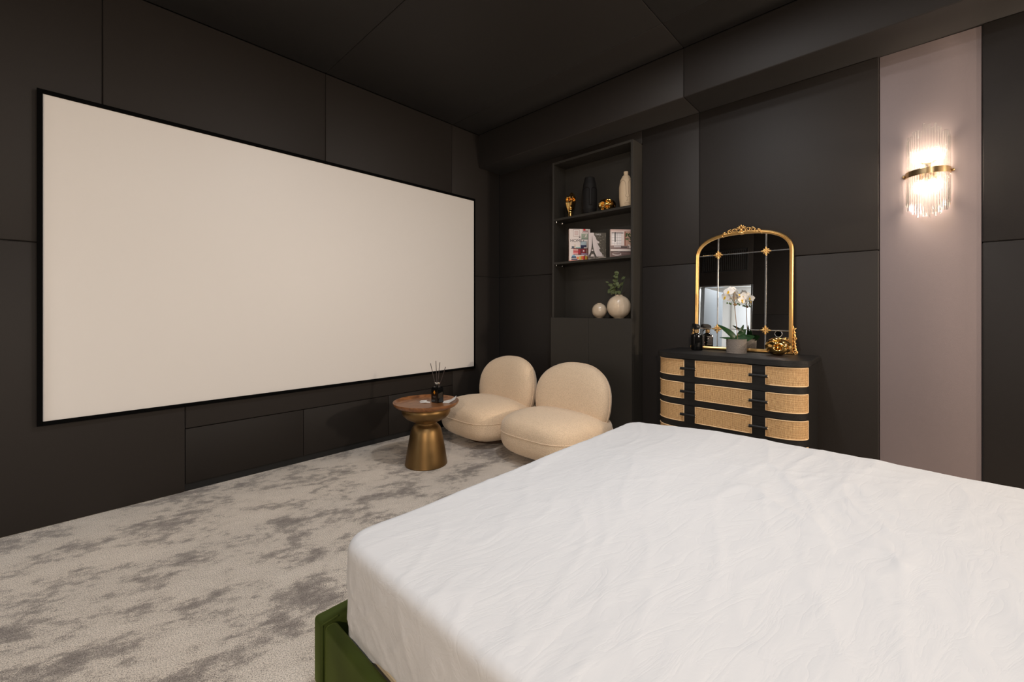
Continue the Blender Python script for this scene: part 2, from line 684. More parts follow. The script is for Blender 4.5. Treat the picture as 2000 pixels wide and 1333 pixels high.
# left wall (behind the projection screen)
wl = struct('wall_left', bx(XW, WX + 0.12, WY + TH, WY + 0.14, 0, H + 0.1), M['gap'])
edges_x = [XW, -1.17, 0.135, 1.44, 2.745, WX + 0.0]
for a, b in zip(edges_x, edges_x[1:]):
    panel(wl, a, b, WY, WY + TH, SEAM, H, M['black_fabric'])
panel(wl, XW, 0.526, WY, WY + TH, 0, SEAM, M['black_fabric'])
panel(wl, 0.526, 2.754, WY, WY + TH, 0.415, SEAM, M['black_fabric'])
panel(wl, 2.754, WX, WY, WY + TH, 0, SEAM, M['black_fabric'])

# right wall
wr = struct('wall_right', bx(WX + 0.036, WX + 0.14, YS, WY, 0, H + 0.1), M['gap'])
for (a, b) in ((2.565, WY), (1.2155, 1.698), (0.1413, 1.2155), (YS, -0.285)):
    panel(wr, WX, WX + 0.034, a, b, 0, SEAM, M['black_fabric'])
    panel(wr, WX, WX + 0.034, a, b, SEAM, SOFZ, M['black_fabric'])
panel(wr, WX, WX + 0.034, 1.698, 2.565, 2.648, SOFZ, M['black_fabric'])
panel(wr, WX + 0.016, WX + 0.036, -0.285, 0.1413, 0, SOFZ, M['grey_fabric'], 0.003)

# soffit along the right wall
so = struct('trim_1', bx(SOFX + TH, WX + 0.036, YS, WY, SOFZ + TH, H + 0.1), M['gap'])
YC = 1.2145
for a, b in ((YS, YC), (YC, WY)):
    panel(so, SOFX, SOFX + TH, a, b, SOFZ, H, M['black_fabric'])
    panel(so, SOFX, WX + 0.036, a, b, SOFZ, SOFZ + TH, M['black_fabric'])

# ceiling
ce = struct('ceiling', bx(XW, WX + 0.1, YS, WY + 0.1, H + TH, H + 0.12), M['gap'])
ex = [XW, -1.17, 0.135, 1.44, 2.751, SOFX]
for a, b in zip(ex, ex[1:]):
    for c, d in ((YS, YC), (YC, WY)):
        panel(ce, a, b, c, d, H, H + TH, M['ceiling_fabric'])

# wall with the doorway (seen in the mirror) and wall behind the bed head
D0, D1, DZ = 2.15, 3.14, 2.14
bm = bmesh.new()
add_box(bm, XW - 0.14, XW - TH, YS, D0, 0, H + 0.1)
add_box(bm, XW - 0.14, XW - TH, D1, WY + 0.1, 0, H + 0.1)
add_box(bm, XW - 0.14, XW - TH, D0, D1, DZ, H + 0.1)
wb = struct('wall_back', bm, M['gap'])
for (a, b) in ((YS, 0.85), (0.85, D0)):
    panel(wb, XW - TH, XW, a, b, 0, SEAM, M['black_fabric'])
    panel(wb, XW - TH, XW, a, b, SEAM, H, M['black_fabric'])
panel(wb, XW - TH, XW, D0, D1, DZ, H, M['black_fabric'])
panel(wb, XW - TH, XW, D1, WY, 0, H, M['black_fabric'])
wbh = struct('wall_behind', bx(XW, WX + 0.036, YS - 0.14, YS - TH, 0, H + 0.1), M['gap'])
for a, b in ((XW, 0.5), (0.5, 2.6), (2.6, WX)):
    panel(wbh, a, b, YS - TH, YS, 0, SEAM, M['black_fabric'])
    panel(wbh, a, b, SEAM and YS - TH, YS, SEAM, H, M['black_fabric'])

# hallway beyond the doorway
hx0, hy0, hy1, hz = -4.6, 0.6, 4.4, 2.7
struct('floor_hallway', bx(hx0, XW - 0.05, hy0, hy1, -0.06, 0.0), M['hall_tile'])
struct('ceiling_hallway', bx(hx0, XW - 0.14, hy0, hy1, hz, hz + 0.1), M['plaster'])
struct('wall_hallway', bx(hx0 - 0.1, hx0, hy0, hy1, 0, hz), M['plaster'])
bm = bx(hx0, XW - 0.14, hy0 - 0.1, hy0, 0, hz)
add_box(bm, hx0, XW - 0.14, hy1, hy1 + 0.1, 0, hz)
struct('wall_hallway_end', bm, M['plaster'])
# white door in the far hallway wall
d2 = struct('door_2', bx(hx0, hx0 + 0.04, 2.30, 3.15, 0, 2.0, 0.004), M['white_paint'])
bm = bmesh.new()
for (a, b, c, d) in ((2.21, 2.30, 0, 2.09), (3.15, 3.24, 0, 2.09), (2.30, 3.15, 2.0, 2.09)):
    add_box(bm, hx0, hx0 + 0.06, a, b, c, d, 0.006)
finish('door_frame', bm, M['frame_paint'], d2)
# grey door leaf standing open into the hallway
ang = R(4)
d1 = bpy.data.objects.new('door_1', None)
col.objects.link(d1)
d1['kind'] = 'structure'
d1.location = (XW - 0.14, D1 - 0.03, 0)
leaf = finish('leaf', bx(-0.95, 0.0, -0.045, 0.0, 0.01, DZ - 0.02, 0.004), M['grey_paint'], d1)
leaf.rotation_euler = (0, 0, ang)
bm = bmesh.new()
add_box(bm, -0.01, 0.15, -0.0, 0.03, 0, DZ, 0.003)
add_box(bm, -0.01, 0.15, D0 - D1 + 0.03, D0 - D1 + 0.06, 0, DZ, 0.003)
add_box(bm, -0.01, 0.15, D0 - D1 + 0.06, 0.0, DZ - 0.03, DZ, 0.003)
finish('door_frame', bm, M['chrome'], d1)

# ------------------------------------------------------------------ low built-in cabinet under the screen
t = thing('low_cabinet', 'low black built-in cabinet with three flush doors, under the white screen', 'cabinet', (1.64, WY, 0))
for k in range(3):
    a = 0.526 + 0.7427 * k - 1.64
    finish('door', bx(a + 0.0015, a + 0.7412, 0.0, 0.018, 0.052, 0.4125, 0.0018), M['black_door'], t)
finish('plinth', bx(-1.114, 1.114, 0.012, 0.019, 0.0, 0.05), M['gap'], t)

# ------------------------------------------------------------------ projection screen
SX0, SX1, SZ0, SZ1 = -0.099, 3.025, 0.588, 2.382
t = thing('projection_screen', 'huge blank white projection screen with thin black frame', 'screen', ((SX0 + SX1) / 2, WY, SZ0))
w2, hh = (SX1 - SX0) / 2, SZ1 - SZ0
finish('screen_surface', bx(-w2, w2, -0.022, -0.006, 0, hh), M['screen'], t)
fw = 0.022
for (a, b, c, d) in ((-w2 - fw, -w2, -fw, hh + fw), (w2, w2 + fw * 0.5, -fw, hh + fw), (-w2, w2, -fw, 0), (-w2, w2, hh, hh + fw)):
    finish('frame_bar', bx(a, b, -0.035, -0.002, c, d, 0.002), M['felt_black'], t)

# ------------------------------------------------------------------ bed
FX0, FX1, FY1, FY0 = 0.530, 2.53, 1.365, -0.88
t = thing('bed_frame', 'low upholstered bed frame in olive green velvet under the white mattress', 'bed', ((FX0 + FX1) / 2, 0.25, 0))
ox, oy = -(FX0 + FX1) / 2, -0.25


def rail(name, x0, x1, y0, y1, z0, z1, bev):
    return finish(name, bx(x0 + ox, x1 + ox, y0 + oy, y1 + oy, z0, z1, bev, 4), M['velvet'], t, 60)


rail('foot_board', FX0, FX1, FY1 - 0.062, FY1, 0.03, 0.238, 0.012)
rail('side_rail', FX0 + 0.006, FX0 + 0.045, FY0, FY1 - 0.064, 0.022, 0.234, 0.014)
rail('side_rail', FX1 - 0.045, FX1 - 0.006, FY0, FY1 - 0.064, 0.022, 0.234, 0.014)
rail('headboard', FX0, FX1, FY0 - 0.09, FY0 - 0.002, 0.03, 0.60, 0.03)
bm = bmesh.new()
tube(bm, [(FX0 + 0.002 + ox, FY1 - 0.063 + oy, z) for z in (0.035, 0.1, 0.2, 0.236)] + [(FX0 + 0.05 + ox, FY1 - 0.063 + oy, 0.24)], 0.0028, 6)
finish('piping', bm, M['velvet'], t)
finish('slat_base', bx(FX0 + 0.05 + ox, FX1 - 0.05 + ox, FY0 + 0.02 + oy, FY1 - 0.08 + oy, 0.03, 0.12), M['plinth_wood'], t)

# mattress (only a strip below the sheet shows)
MX0, MX1, MY1, MY0 = 0.570, 2.47, 1.290, -0.865
t = thing('mattress', 'beige mattress showing as a strip below the white fitted sheet', 'mattress', ((MX0 + MX1) / 2, 0.21, 0.12))
ox, oy = -(MX0 + MX1) / 2, -0.21


def rrect(x0, x1, y0, y1, r, n=8):
    p = []
    for (cx, cy, a0) in ((x1 - r, y1 - r, 0), (x0 + r, y1 - r, 90), (x0 + r, y0 + r, 180), (x1 - r, y0 + r, 270)):
        for k in range(n + 1):
            a = R(a0 + 90 * k / n)
            p.append((cx + r * math.cos(a), cy + r * math.sin(a)))
    return p


bm = prism(bmesh.new(), rrect(MX0 + 0.012 + ox, MX1 - 0.012 + ox, MY0 + 0.012 + oy, MY1 - 0.012 + oy, 0.09), 0.0, 0.35)
finish('core', bm, M['mattress_ticking'], t)
bm = tube(bmesh.new(), [(x, y, 0.118) for x, y in rrect(MX0 + 0.014 + ox, MX1 - 0.014 + ox, MY0 + 0.014 + oy, MY1 - 0.014 + oy, 0.09)], 0.006, 8, True)
finish('edge_tape', bm, M['mattress_ticking'], t)

# fitted sheet: a grid draped over the rounded mattress, with creases


def rid(x, y, z, p=3.0):
    return max(0.0, 1.0 - abs(noise.noise(Vector((x, y, z)))) * 2.0) ** p


def smooth(a, b, x):
    t_ = max(0.0, min(1.0, (x - a) / (b - a)))
    return t_ * t_ * (3 - 2 * t_)


def sheet():
    bm = bmesh.new()
    rc, rf = 0.100, 0.030
    ix0, ix1, iy0, iy1 = MX0 + rc, MX1 - rc, MY0 + rc, MY1 - rc
    drop = 0.31
    ext = rc - rf + rf * PI / 2 + drop - rf
    st_ = 0.0098
    nx = int((ix1 - ix0 + 2 * ext) / st_)
    ny = int((iy1 - iy0 + 2 * ext) / st_)
    grid = []
    ca, sa = math.cos(R(8)), math.sin(R(8))
    for j in range(ny + 1):
        v_ = iy0 - ext + (iy1 - iy0 + 2 * ext) * j / ny
        row = []
        for i in range(nx + 1):
            u_ = ix0 - ext + (ix1 - ix0 + 2 * ext) * i / nx
            qx = min(max(u_, ix0), ix1)
            qy = min(max(v_, iy0), iy1)
            dx, dy = u_ - qx, v_ - qy
            D = math.hypot(dx, dy)
            if D > ext + 0.004:
                row.append(None)
                continue
            nxv, nyv = (dx / D, dy / D) if D > 1e-9 else (0, 0)
            ztop = 0.497 + 0.036 * smooth(1.28, 0.75, v_) * smooth(0.6, 1.7, u_)
            flat = rc - rf
            if D <= flat:
                px, py, pz = u_, v_, ztop
                N_ = Vector((0, 0, 1))
                side = 0.0
            else:
                s = D - flat
                if s < rf * PI / 2:
                    a = s / rf
                    off = flat + rf * math.sin(a)
                    pz = ztop - rf * (1 - math.cos(a))
                    N_ = Vector((nxv * math.sin(a), nyv * math.sin(a), math.cos(a)))
                    side = a / (PI / 2)
                else:
                    off = rc
                    pz = ztop - rf - (s - rf * PI / 2) * (1 - 0.23 * smooth(1.20, 0.98, v_) * (1 if u_ < 1.0 else 0))
                    N_ = Vector((nxv, nyv, 0))
                    side = 1.0
                px, py = qx + nxv * off, qy + nyv * off
            # creases
            x, y = u_, v_
            wx = x + 0.10 * noise.noise(Vector((x * 2.1, y * 2.1, 3.1)))
            wy = y + 0.10 * noise.noise(Vector((x * 2.1, y * 2.1, 9.7)))
            rx, ry = wx * ca + wy * sa, -wx * sa + wy * ca
            den = 0.38 + 1.0 * smooth(-0.05, 0.40, noise.noise(Vector((x * 1.6, y * 1.6, 20.0))))
            h = 0.0035 * den * rid(rx * 1.6, ry * 5.5, 0.3, 4)
            h += 0.0022 * den * rid(rx * 3.0 + 5, ry * 11.0, 1.7, 5)
            rx2, ry2 = wx * 0.6 - wy * 0.8, wx * 0.8 + wy * 0.6
            h += 0.0016 * den * rid(rx2 * 2.2, ry2 * 8.0, 4.4, 5)
            h += 0.0022 * rid(rx * 1.5 + 3, ry * 4.5, 31.0, 9) + 0.0016 * rid(wx * 4.0, wy * 4.0, 61.0, 8)
            h += 0.005 * noise.noise(Vector((x * 3.0, y * 3.0, 7.7)))
            h *= (1 - 0.55 * side)
            if side > 0.3:
                k = (side - 0.3) / 0.7
                along = x * abs(nyv) + y * abs(nxv)
                zz = pz
                dn = smooth(-0.1, 0.35, noise.noise(Vector((along * 2.2, zz * 2.0, 44.0)))) * smooth(0.46, 0.30, zz)
                dn += 0.35
                h2 = 0.008 * dn * rid(along * 6.0 + zz * 5.0, zz * 2.0, 12.0, 6) + 0.005 * dn * rid(along * 9.0 - zz * 8.0, zz * 5.0, 15.0, 6) + 0.003 * dn * rid(along * 16.0 + zz * 11.0, zz * 9.0, 25.0, 5)
                h2 += 0.008 * noise.noise(Vector((along * 3, zz * 5, 18.0)))
                h += k * h2 * smooth(0.47, 0.36, zz)
            p = Vector((px, py, pz)) + N_ * h
            if side >= 1.0:
                # hem tucks in slightly, wavy
                hem = 0.262 + 0.006 * math.sin(y * 9.0 + x * 5.0)
                if p.z < hem:
                    p -= N_ * min(0.006, (hem - p.z) * 0.3)
            row.append(bm.verts.new(p))
        grid.append(row)
    for a, b in zip(grid, grid[1:]):
        for i in range(nx):
            q = [a[i], a[i + 1], b[i + 1], b[i]]
            q = [w for w in q if w]
            if len(q) >= 3:
                bm.faces.new(q)
    return bm


o = finish('fitted_sheet', sheet(), M['sheet'], None, None)
for p in o.data.polygons:
    p.use_smooth = True
tag(o, 'crumpled white fitted sheet stretched over the mattress', 'bed sheet')

# ------------------------------------------------------------------ lounge chairs


def make_chair(loc, rz, label):
    t = thing('lounge_chair', label, 'chair', loc, rz, 'boucle lounge chairs in the corner')

    def seat_fn(p):
        # crowned top falling towards the back, belly rolling under the front
        k = p.z / 0.165
        q = p.copy()
        if k < 0:
            q.x *= 1 - 0.07 * k * k
            q.y *= 1 - 0.05 * k * k
        else:
            q.z += 0.012 * k * math.cos(min(1, abs(p.y) / 0.37) * PI / 2)
            q.z -= 0.035 * k * smooth(-0.1, 0.4, p.x)
        q += Vector((0, 0, 1)) * 0.002 * noise.noise(p * 60)
        return q
    bm = superell(bmesh.new(), (-0.055, 0, 0.205), (0.408, 0.384, 0.168), 0.52, 0.58, 96, 48, seat_fn)
    seat = finish('seat', bm, M['boucle'], t, None)
    for p in seat.data.polygons:
        p.use_smooth = True
    pts = []
    for i in range(96):
        om = 2 * PI * i / 96
        pts.append((-0.055 + 0.4085 * spow(math.cos(om), 0.58), 0.3845 * spow(math.sin(om), 0.58), 0.232))
    finish('piping', tube(bmesh.new(), pts, 0.0035, 6, True), M['boucle'], seat)

    def back_fn(p):
        q = p.copy()
        q += Vector((1, 0, 0)) * 0.002 * noise.noise(p * 60 + Vector((5, 0, 0)))
        # the pad curls forward at the sides
        q.x -= 0.05 * (p.y / 0.35) ** 2
        return q
    bm = superell(bmesh.new(), (0, 0, 0), (0.135, 0.370, 0.31), 0.86, 0.80, 96, 48, back_fn)
    xform(bm, Matrix.Translation((0.20, 0, 0.43)) @ Matrix.Rotation(R(9), 4, 'Y'))
    back = finish('backrest', bm, M['boucle'], t, None)
    for p in back.data.polygons:
        p.use_smooth = True
    pts = []
    mt = Matrix.Translation((0.20, 0, 0.43)) @ Matrix.Rotation(R(9), 4, 'Y')
    for i in range(80):
        a = 2 * PI * i / 80
        y_, z_ = 0.3715 * spow(math.cos(a), 0.84), 0.3115 * spow(math.sin(a), 0.86)
        pts.append(mt @ Vector((0.004 - 0.05 * (y_ / 0.35) ** 2, y_, z_)))
    finish('piping', tube(bmesh.new(), pts, 0.0032, 6, True), M['boucle'], back)
    bm = lathe([(0.25, 0.0), (0.26, 0.005), (0.26, 0.040), (0.24, 0.044)], 40, None, 0, 0, 1.05, 1.0)
    finish('base', bm, M['plinth_wood'], t)
    return t


c2 = make_chair((2.80, 2.10, 0), R(0), 'cream boucle lounge chair in front of the shelving unit doors')
dup(c2, (2.80, 2.885, 0), R(-4), 'cream boucle lounge chair in the room corner, behind the side table')

# ------------------------------------------------------------------ side table
TBL = (1.9185, 2.743, 0)
t = thing('side_table', 'round brass pedestal side table with a dished wooden top', 'table', TBL)
finish('base', lathe([(0.0, 0.0), (0.158, 0.0), (0.163, 0.006), (0.160, 0.02), (0.148, 0.10), (0.130, 0.20), (0.118, 0.26), (0.108, 0.285), (0.094, 0.303),
                      (0.082, 0.312), (0.078, 0.320), (0.079, 0.326), (0.088, 0.332), (0.120, 0.345), (0.152, 0.362), (0.176, 0.385), (0.186, 0.408), (0.187, 0.428), (0.180, 0.440), (0.10, 0.444), (0, 0.444)], 72, None), M['antique_brass'], t)
prof = [(0, 0.446), (0.19, 0.446), (0.212, 0.448), (0.232, 0.456), (0.246, 0.470), (0.2525, 0.484), (0.2520, 0.489), (0.248, 0.490), (0.243, 0.487), (0.234, 0.474), (0.222, 0.466), (0.205, 0.463), (0, 0.463)]
finish('tray_top', lathe(prof, 80), M['walnut'], t)


def quad_print(name, polys, parent, mtx, layer=0.0004):
    """flat printed shapes: list of (points 2d, colour) stacked a hair apart; local +z outwards"""
    bm = bmesh.new()
    cl = bm.loops.layers.float_color.new('ink')
    for k, (pts, c) in enumerate(polys):
        if len(pts) == 4 and not isinstance(pts[0], (tuple, list)):
            x0, y0, x1, y1 = pts
            pts = [(x0, y0), (x1, y0), (x1, y1), (x0, y1)]
        f = bm.faces.new([bm.verts.new((x, y, layer * (1 + k * 0.06))) for x, y in pts])
        cc = c if len(c) == 4 else sr(*c)
        for lp in f.loops:
            lp[cl] = cc
    xform(bm, mtx)
    return finish(name, bm, M['print'], parent, None, False)


def frame_mtx(origin, right, up):
    r_, u_ = Vector(right).normalized(), Vector(up).normalized()
    n_ = r_.cross(u_)
    return Matrix(((r_.x, u_.x, n_.x, origin[0]), (r_.y, u_.y, n_.y, origin[1]), (r_.z, u_.z, n_.z, origin[2]), (0, 0, 0, 1)))


def lettering(name, s, size, parent, mtx, material, align='LEFT', ex=0.0003):
    cu = bpy.data.curves.new(name, 'FONT')
    cu.body = s
    cu.size = size
    cu.extrude = ex
    cu.align_x = align
    o_ = bpy.data.objects.new(name, cu)
    col.objects.link(o_)
    dg = bpy.context.evaluated_depsgraph_get()
    me = bpy.data.meshes.new_from_object(o_.evaluated_get(dg))
    me.materials.clear()
    me.materials.append(material)
    me.transform(mtx)
    bpy.data.objects.remove(o_)
    bpy.data.curves.remove(cu)
    q = bpy.data.objects.new(name, me)
    col.objects.link(q)
    q.parent = parent
    return q


# reed diffuser on the table
t = thing('reed_diffuser', 'black glass reed diffuser bottle on the side table', 'diffuser', (2.015, 2.735, 0.4635), R(6))
bw, bd, bh = 0.040, 0.0275, 0.125
bm = bmesh.new()
prof = [(bw, 0.0), (bw, bh * 0.93)]
pts = [(-bw, 0), (bw, 0), (bw, bh * 0.90), (bw * 0.72, bh * 0.965), (bw * 0.35, bh), (-bw * 0.35, bh), (-bw * 0.72, bh * 0.965), (-bw, bh * 0.90)]
prism(bm, pts, -bd, bd)
xform(bm, Matrix.Rotation(R(90), 4, 'X'))
es = list(bm.edges)
bmesh.ops.bevel(bm, geom=es, offset=0.004, segments=2, affect='EDGES')
xform(bm, Matrix.Rotation(R(-90), 4, 'Z'))       # face with emblem looks along -x
finish('bottle', bm, M['black_glass'], t, 40)
finish('neck', lathe([(0, bh - 0.004), (0.011, bh - 0.004), (0.011, bh + 0.022), (0, bh + 0.022)], 20), M['black_glass'], t)
finish('collar', lathe([(0.006, bh + 0.022), (0.021, bh + 0.022), (0.021, bh + 0.031), (0.006, bh + 0.031)], 24), M['chrome'], t)
tops = [(0.01, 0.088, 0.303), (0.0, 0.012, 0.328), (0.012, -0.020, 0.318), (0.008, -0.090, 0.288)]
for (x, y, z) in tops:
    e = Vector((x, y, z)) - Vector((0, 0, bh - 0.07))
    finish('reed', tube(bmesh.new(), [(-0.1 * x, -0.06 * y, bh - 0.06), (x, y, z)], 0.0028, 6), M['reed'], t)
mt = frame_mtx((-bd - 0.0002, 0, 0), (0, -1, 0), (0, 0, 1))
or_, wh = (222, 140, 30), (120, 110, 105)
quad_print('emblem', [([(0, 0.066), (0.0105, 0.080), (0.006, 0.093), (0, 0.099), (-0.006, 0.093), (-0.0105, 0.080)], or_),
                      ([(-0.001, 0.072), (0.001, 0.072), (0.004, 0.086), (0.002, 0.087)], (150, 80, 15)),
                      ((-0.017, 0.049, 0.017, 0.051), wh), ((-0.012, 0.043, 0.012, 0.0445), wh)], t, mt)

# papers on the tray


def paper(name, label, loc, rz, quads):
    bm = bmesh.new()
    for q in quads:
        bm.faces.new([bm.verts.new(p) for p in q])
    bmesh.ops.remove_doubles(bm, verts=bm.verts, dist=0.0005)
    ret = bmesh.ops.solidify(bm, geom=bm.faces[:], thickness=0.0012)
    o_ = finish(name, bm, M['paper'], None, 20)
    o_.location = loc
    o_.rotation_euler = (0, 0, rz)
    return tag(o_, label, 'paper')


paper('paper_card', 'folded white paper card leaning on the tray rim right of the diffuser', (2.085, 2.665, 0.4635), R(-46),
      [[(-0.05, -0.03, 0.002), (0.0, -0.036, 0.002), (0.008, 0.03, 0.016), (-0.048, 0.034, 0.003)],
       [(0.0, -0.036, 0.002), (0.048, -0.026, 0.030), (0.052, 0.028, 0.046), (0.008, 0.03, 0.016)]])
paper('paper_strip', 'small creased white paper scrap left of the black diffuser bottle', (1.945, 2.79, 0.4635), R(-40),
      [[(-0.045, -0.012, 0.001), (0.0, -0.02, 0.006), (0.004, 0.006, 0.010), (-0.038, 0.008, 0.003)],
       [(0.0, -0.02, 0.006), (0.035, -0.016, 0.002), (0.037, 0.010, 0.003), (0.004, 0.006, 0.010)],
       [(-0.050, 0.012, 0.004), (0.004, 0.006, 0.010), (0.010, 0.032, 0.013), (-0.040, 0.040, 0.010)]])

# ------------------------------------------------------------------ shelving unit
CX, CY = 3.272, 2.13
t = thing('shelving_unit', 'tall black open shelving unit with two cupboard doors below', 'cabinet', (CX, CY, 0))
hw, dep = 0.431, 0.195
ZB, ZT = 1.125, 2.642


def sh(name, x0, x1, y0, y1, z0, z1, bev=0.0012):
    return finish(name, bx(x0, x1, y0, y1, z0, z1, bev, 1), M['black_lam'], t)


sh('side_panel', 0, dep, -hw, -hw + 0.021, 0, ZT)
sh('side_panel', 0, dep, hw - 0.021, hw, 0, ZT)
sh('top_panel', 0, dep, -hw + 0.0215, hw - 0.0215, ZT - 0.021, ZT)
sh('back_panel', dep - 0.008, dep, -hw + 0.0215, hw - 0.0215, 0.02, ZT - 0.022)
S1, S2 = 2.09, 1.664
for z in (S1, S2):
    s_ = sh('shelf', 0.002, dep - 0.009, -hw + 0.0215, hw - 0.0215, z - 0.021, z)
    for yy in (hw - 0.021, -hw + 0.021):
        for xx in (0.032, 0.125):
            bm = lathe([(0, z - 0.036), (0.006, z - 0.034), (0.0075, z - 0.022), (0, z - 0.022)], 12, None, xx, yy - math.copysign(0.009, yy))
            finish('shelf_pin', bm, M['steel_pin'], s_)
sh('counter', 0.0, dep - 0.009, -hw + 0.0215, hw - 0.0215, ZB - 0.022, ZB)
sh('door', -0.02, -0.001, 0.0015, hw, 0.06, ZB - 0.001)
sh('door', -0.02, -0.001, -hw, -0.0015, 0.06, ZB - 0.001)
sh('plinth', 0.02, 0.035, -hw + 0.0215, hw - 0.0215, 0.0, 0.058)

# ---- books (cover faces the room, stood open to view)
cream, wood_d = (226, 212, 205), (120, 58, 50)


def make_book(label, x, y, ang_deg, w, h, th, polys, spine_c):
    """x, y: lower left front corner; ang: direction of the cover's width"""
    t = thing('book', label, 'book', (x, y, S2), R(ang_deg), 'books on the middle shelf')
    # local x along the width, local y towards the back, cover at y = 0
    bm = bmesh.new()
    cl = bm.loops.layers.float_color.new('ink')
    add_box(bm, 0, w, 0, 0.003, 0, h)
    add_box(bm, 0, w, th - 0.003, th, 0, h)
    add_box(bm, 0, 0.003, 0.003, th - 0.003, 0, h)
    for f in bm.faces:
        for lp in f.loops:
            lp[cl] = sr(*spine_c)
    finish('cover', bm, M['print'], t, None)
    finish('pages', bx(0.003, w - 0.004, 0.003, th - 0.003, 0.003, h - 0.003), M['book_pages'], t)
    mt = frame_mtx((0, -0.0002, 0), (1, 0, 0), (0, 0, 1))
    P = [((0, 0, w, h), spine_c)]
    for pts, c in polys:
        if len(pts) == 4 and not isinstance(pts[0], (tuple, list)):
            P.append(((pts[0] * w, pts[1] * h, pts[2] * w, pts[3] * h), c))
        else:
            P.append(([(a * w, b * h) for a, b in pts], c))
    quad_print('cover_print', P, t, mt, 0.0003)
    return t


def ell(cx, cy, rx, ry, n=14):
    return [(cx + rx * math.cos(2 * PI * k / n), cy + ry * math.sin(2 * PI * k / n)) for k in range(n)]


rnd = random.Random(3)
P1 = [((0, 0, 1, 1), cream), ((0.19, 0.765, 0.49, 0.985), (150, 105, 95)), ((0.205, 0.775, 0.475, 0.975), (232, 222, 216)), ((0.25, 0.81, 0.43, 0.94), (190, 150, 140)),
      ((0.26, 0.82, 0.42, 0.93), (214, 190, 184)), ((0.62, 0.885, 0.94, 1.0), (140, 100, 95)), ((0.635, 0.895, 0.925, 1.0), (232, 220, 215)), ((0.66, 0.91, 0.9, 0.96), (160, 130, 130)), ((0.67, 0.955, 0.78, 1.0), (225, 40, 40)),
      ((0.58, 0.68, 0.95, 0.86), (150, 160, 140)), ((0.58, 0.68, 0.95, 0.70), (70, 100, 80))]
for k in range(26):
    a, b = rnd.uniform(0.68, 0.84), rnd.uniform(0.73, 0.83)
    P1.append((ell(a, b, 0.02, 0.012, 7), rnd.choice([(225, 215, 205), (240, 230, 225), (60, 70, 50), (190, 180, 160)])))
P1 += [([(0.45, 0.735), (0.53, 0.725), (0.52, 0.78), (0.49, 0.76)], (40, 30, 30)), ([(0.60, 0.52), (0.62, 0.52), (0.71, 0.66), (0.69, 0.67)], (50, 40, 40)),
       ((0.54, 0.45, 0.83, 0.62), (70, 75, 90)), ((0.555, 0.46, 0.815, 0.61), (170, 185, 190)), ((0.555, 0.39, 0.82, 0.50), (30, 30, 75)), ((0.55, 0.39, 0.82, 0.46), (20, 20, 60)),
       ((0.12, 0.40, 0.24, 0.46), (80, 85, 100)), ((0.24, 0.40, 0.30, 0.52), (210, 190, 170)), ((0.31, 0.40, 0.55, 0.425), (120, 165, 165)), ((0.33, 0.425, 0.53, 0.445), (200, 210, 190)), ((0.32, 0.445, 0.5, 0.46), (240, 225, 215)), ((0.70, 0.40, 0.90, 0.44), (200, 185, 180)),
       ((0.08, 0.385, 1.0, 0.40), (90, 40, 40)), ((0.20, 0.19, 1.0, 0.385), (110, 35, 40)), ((0.19, 0.22, 0.42, 0.37), (190, 70, 75)), ((0.20, 0.33, 0.42, 0.37), (225, 170, 160)), ((0.20, 0.25, 0.42, 0.29), (225, 120, 120)), ((0.16, 0.21, 0.42, 0.235), (240, 190, 185)),
       ((0.44, 0.23, 0.53, 0.36), (175, 25, 40)), ((0.62, 0.25, 0.75, 0.37), (150, 40, 50)), ((0.66, 0.30, 0.72, 0.34), (240, 220, 220)), ((0.58, 0.21, 0.92, 0.235), (190, 170, 200)), ((0.80, 0.25, 0.90, 0.37), (150, 110, 100)),
       ((0, 0.0, 0.42, 0.03), (225, 150, 130)), ((0.1, 0.03, 0.40, 0.07), (90, 80, 100)), ((0.12, 0.12, 0.32, 0.16), (70, 105, 140)), ((0.15, 0.16, 0.27, 0.19), (130, 180, 200)), ((0.10, 0.09, 0.34, 0.115), (40, 60, 85)),
       ((0.36, 0.06, 0.46, 0.13), (240, 130, 60)), ((0.48, 0.04, 0.58, 0.15), (215, 190, 80)), ((0.57, 0.05, 0.66, 0.16), (225, 110, 50)), ((0.66, 0.04, 0.72, 0.16), (210, 60, 40)), ((0.72, 0.03, 0.78, 0.18), (120, 25, 20)), ((0.76, 0.04, 0.84, 0.17), (200, 160, 60)), ((0.84, 0.03, 1.0, 0.15), (165, 95, 25)), ((0.42, 0.0, 1.0, 0.04), (140, 30, 25))]
bk = make_book('large colourful book with HOME on its cover, leftmost on the middle shelf', 3.268, 2.352, -41.0, 0.203, 0.305, 0.034, P1, (176, 150, 140))
lettering('title', 'HOME', 0.041, bk, frame_mtx((0.009, -0.0012, 0.180), (1, 0, 0), (0, 0, 1)), M['ink'])
mt = frame_mtx((-0.0004, 0.034, 0), (0, -1, 0), (0, 0, 1))
quad_print('spine_print', [((0.012, 0.05 + 0.011 * k, 0.024, 0.058 + 0.011 * k), (90, 70, 66)) for k in range(13)], bk, mt)

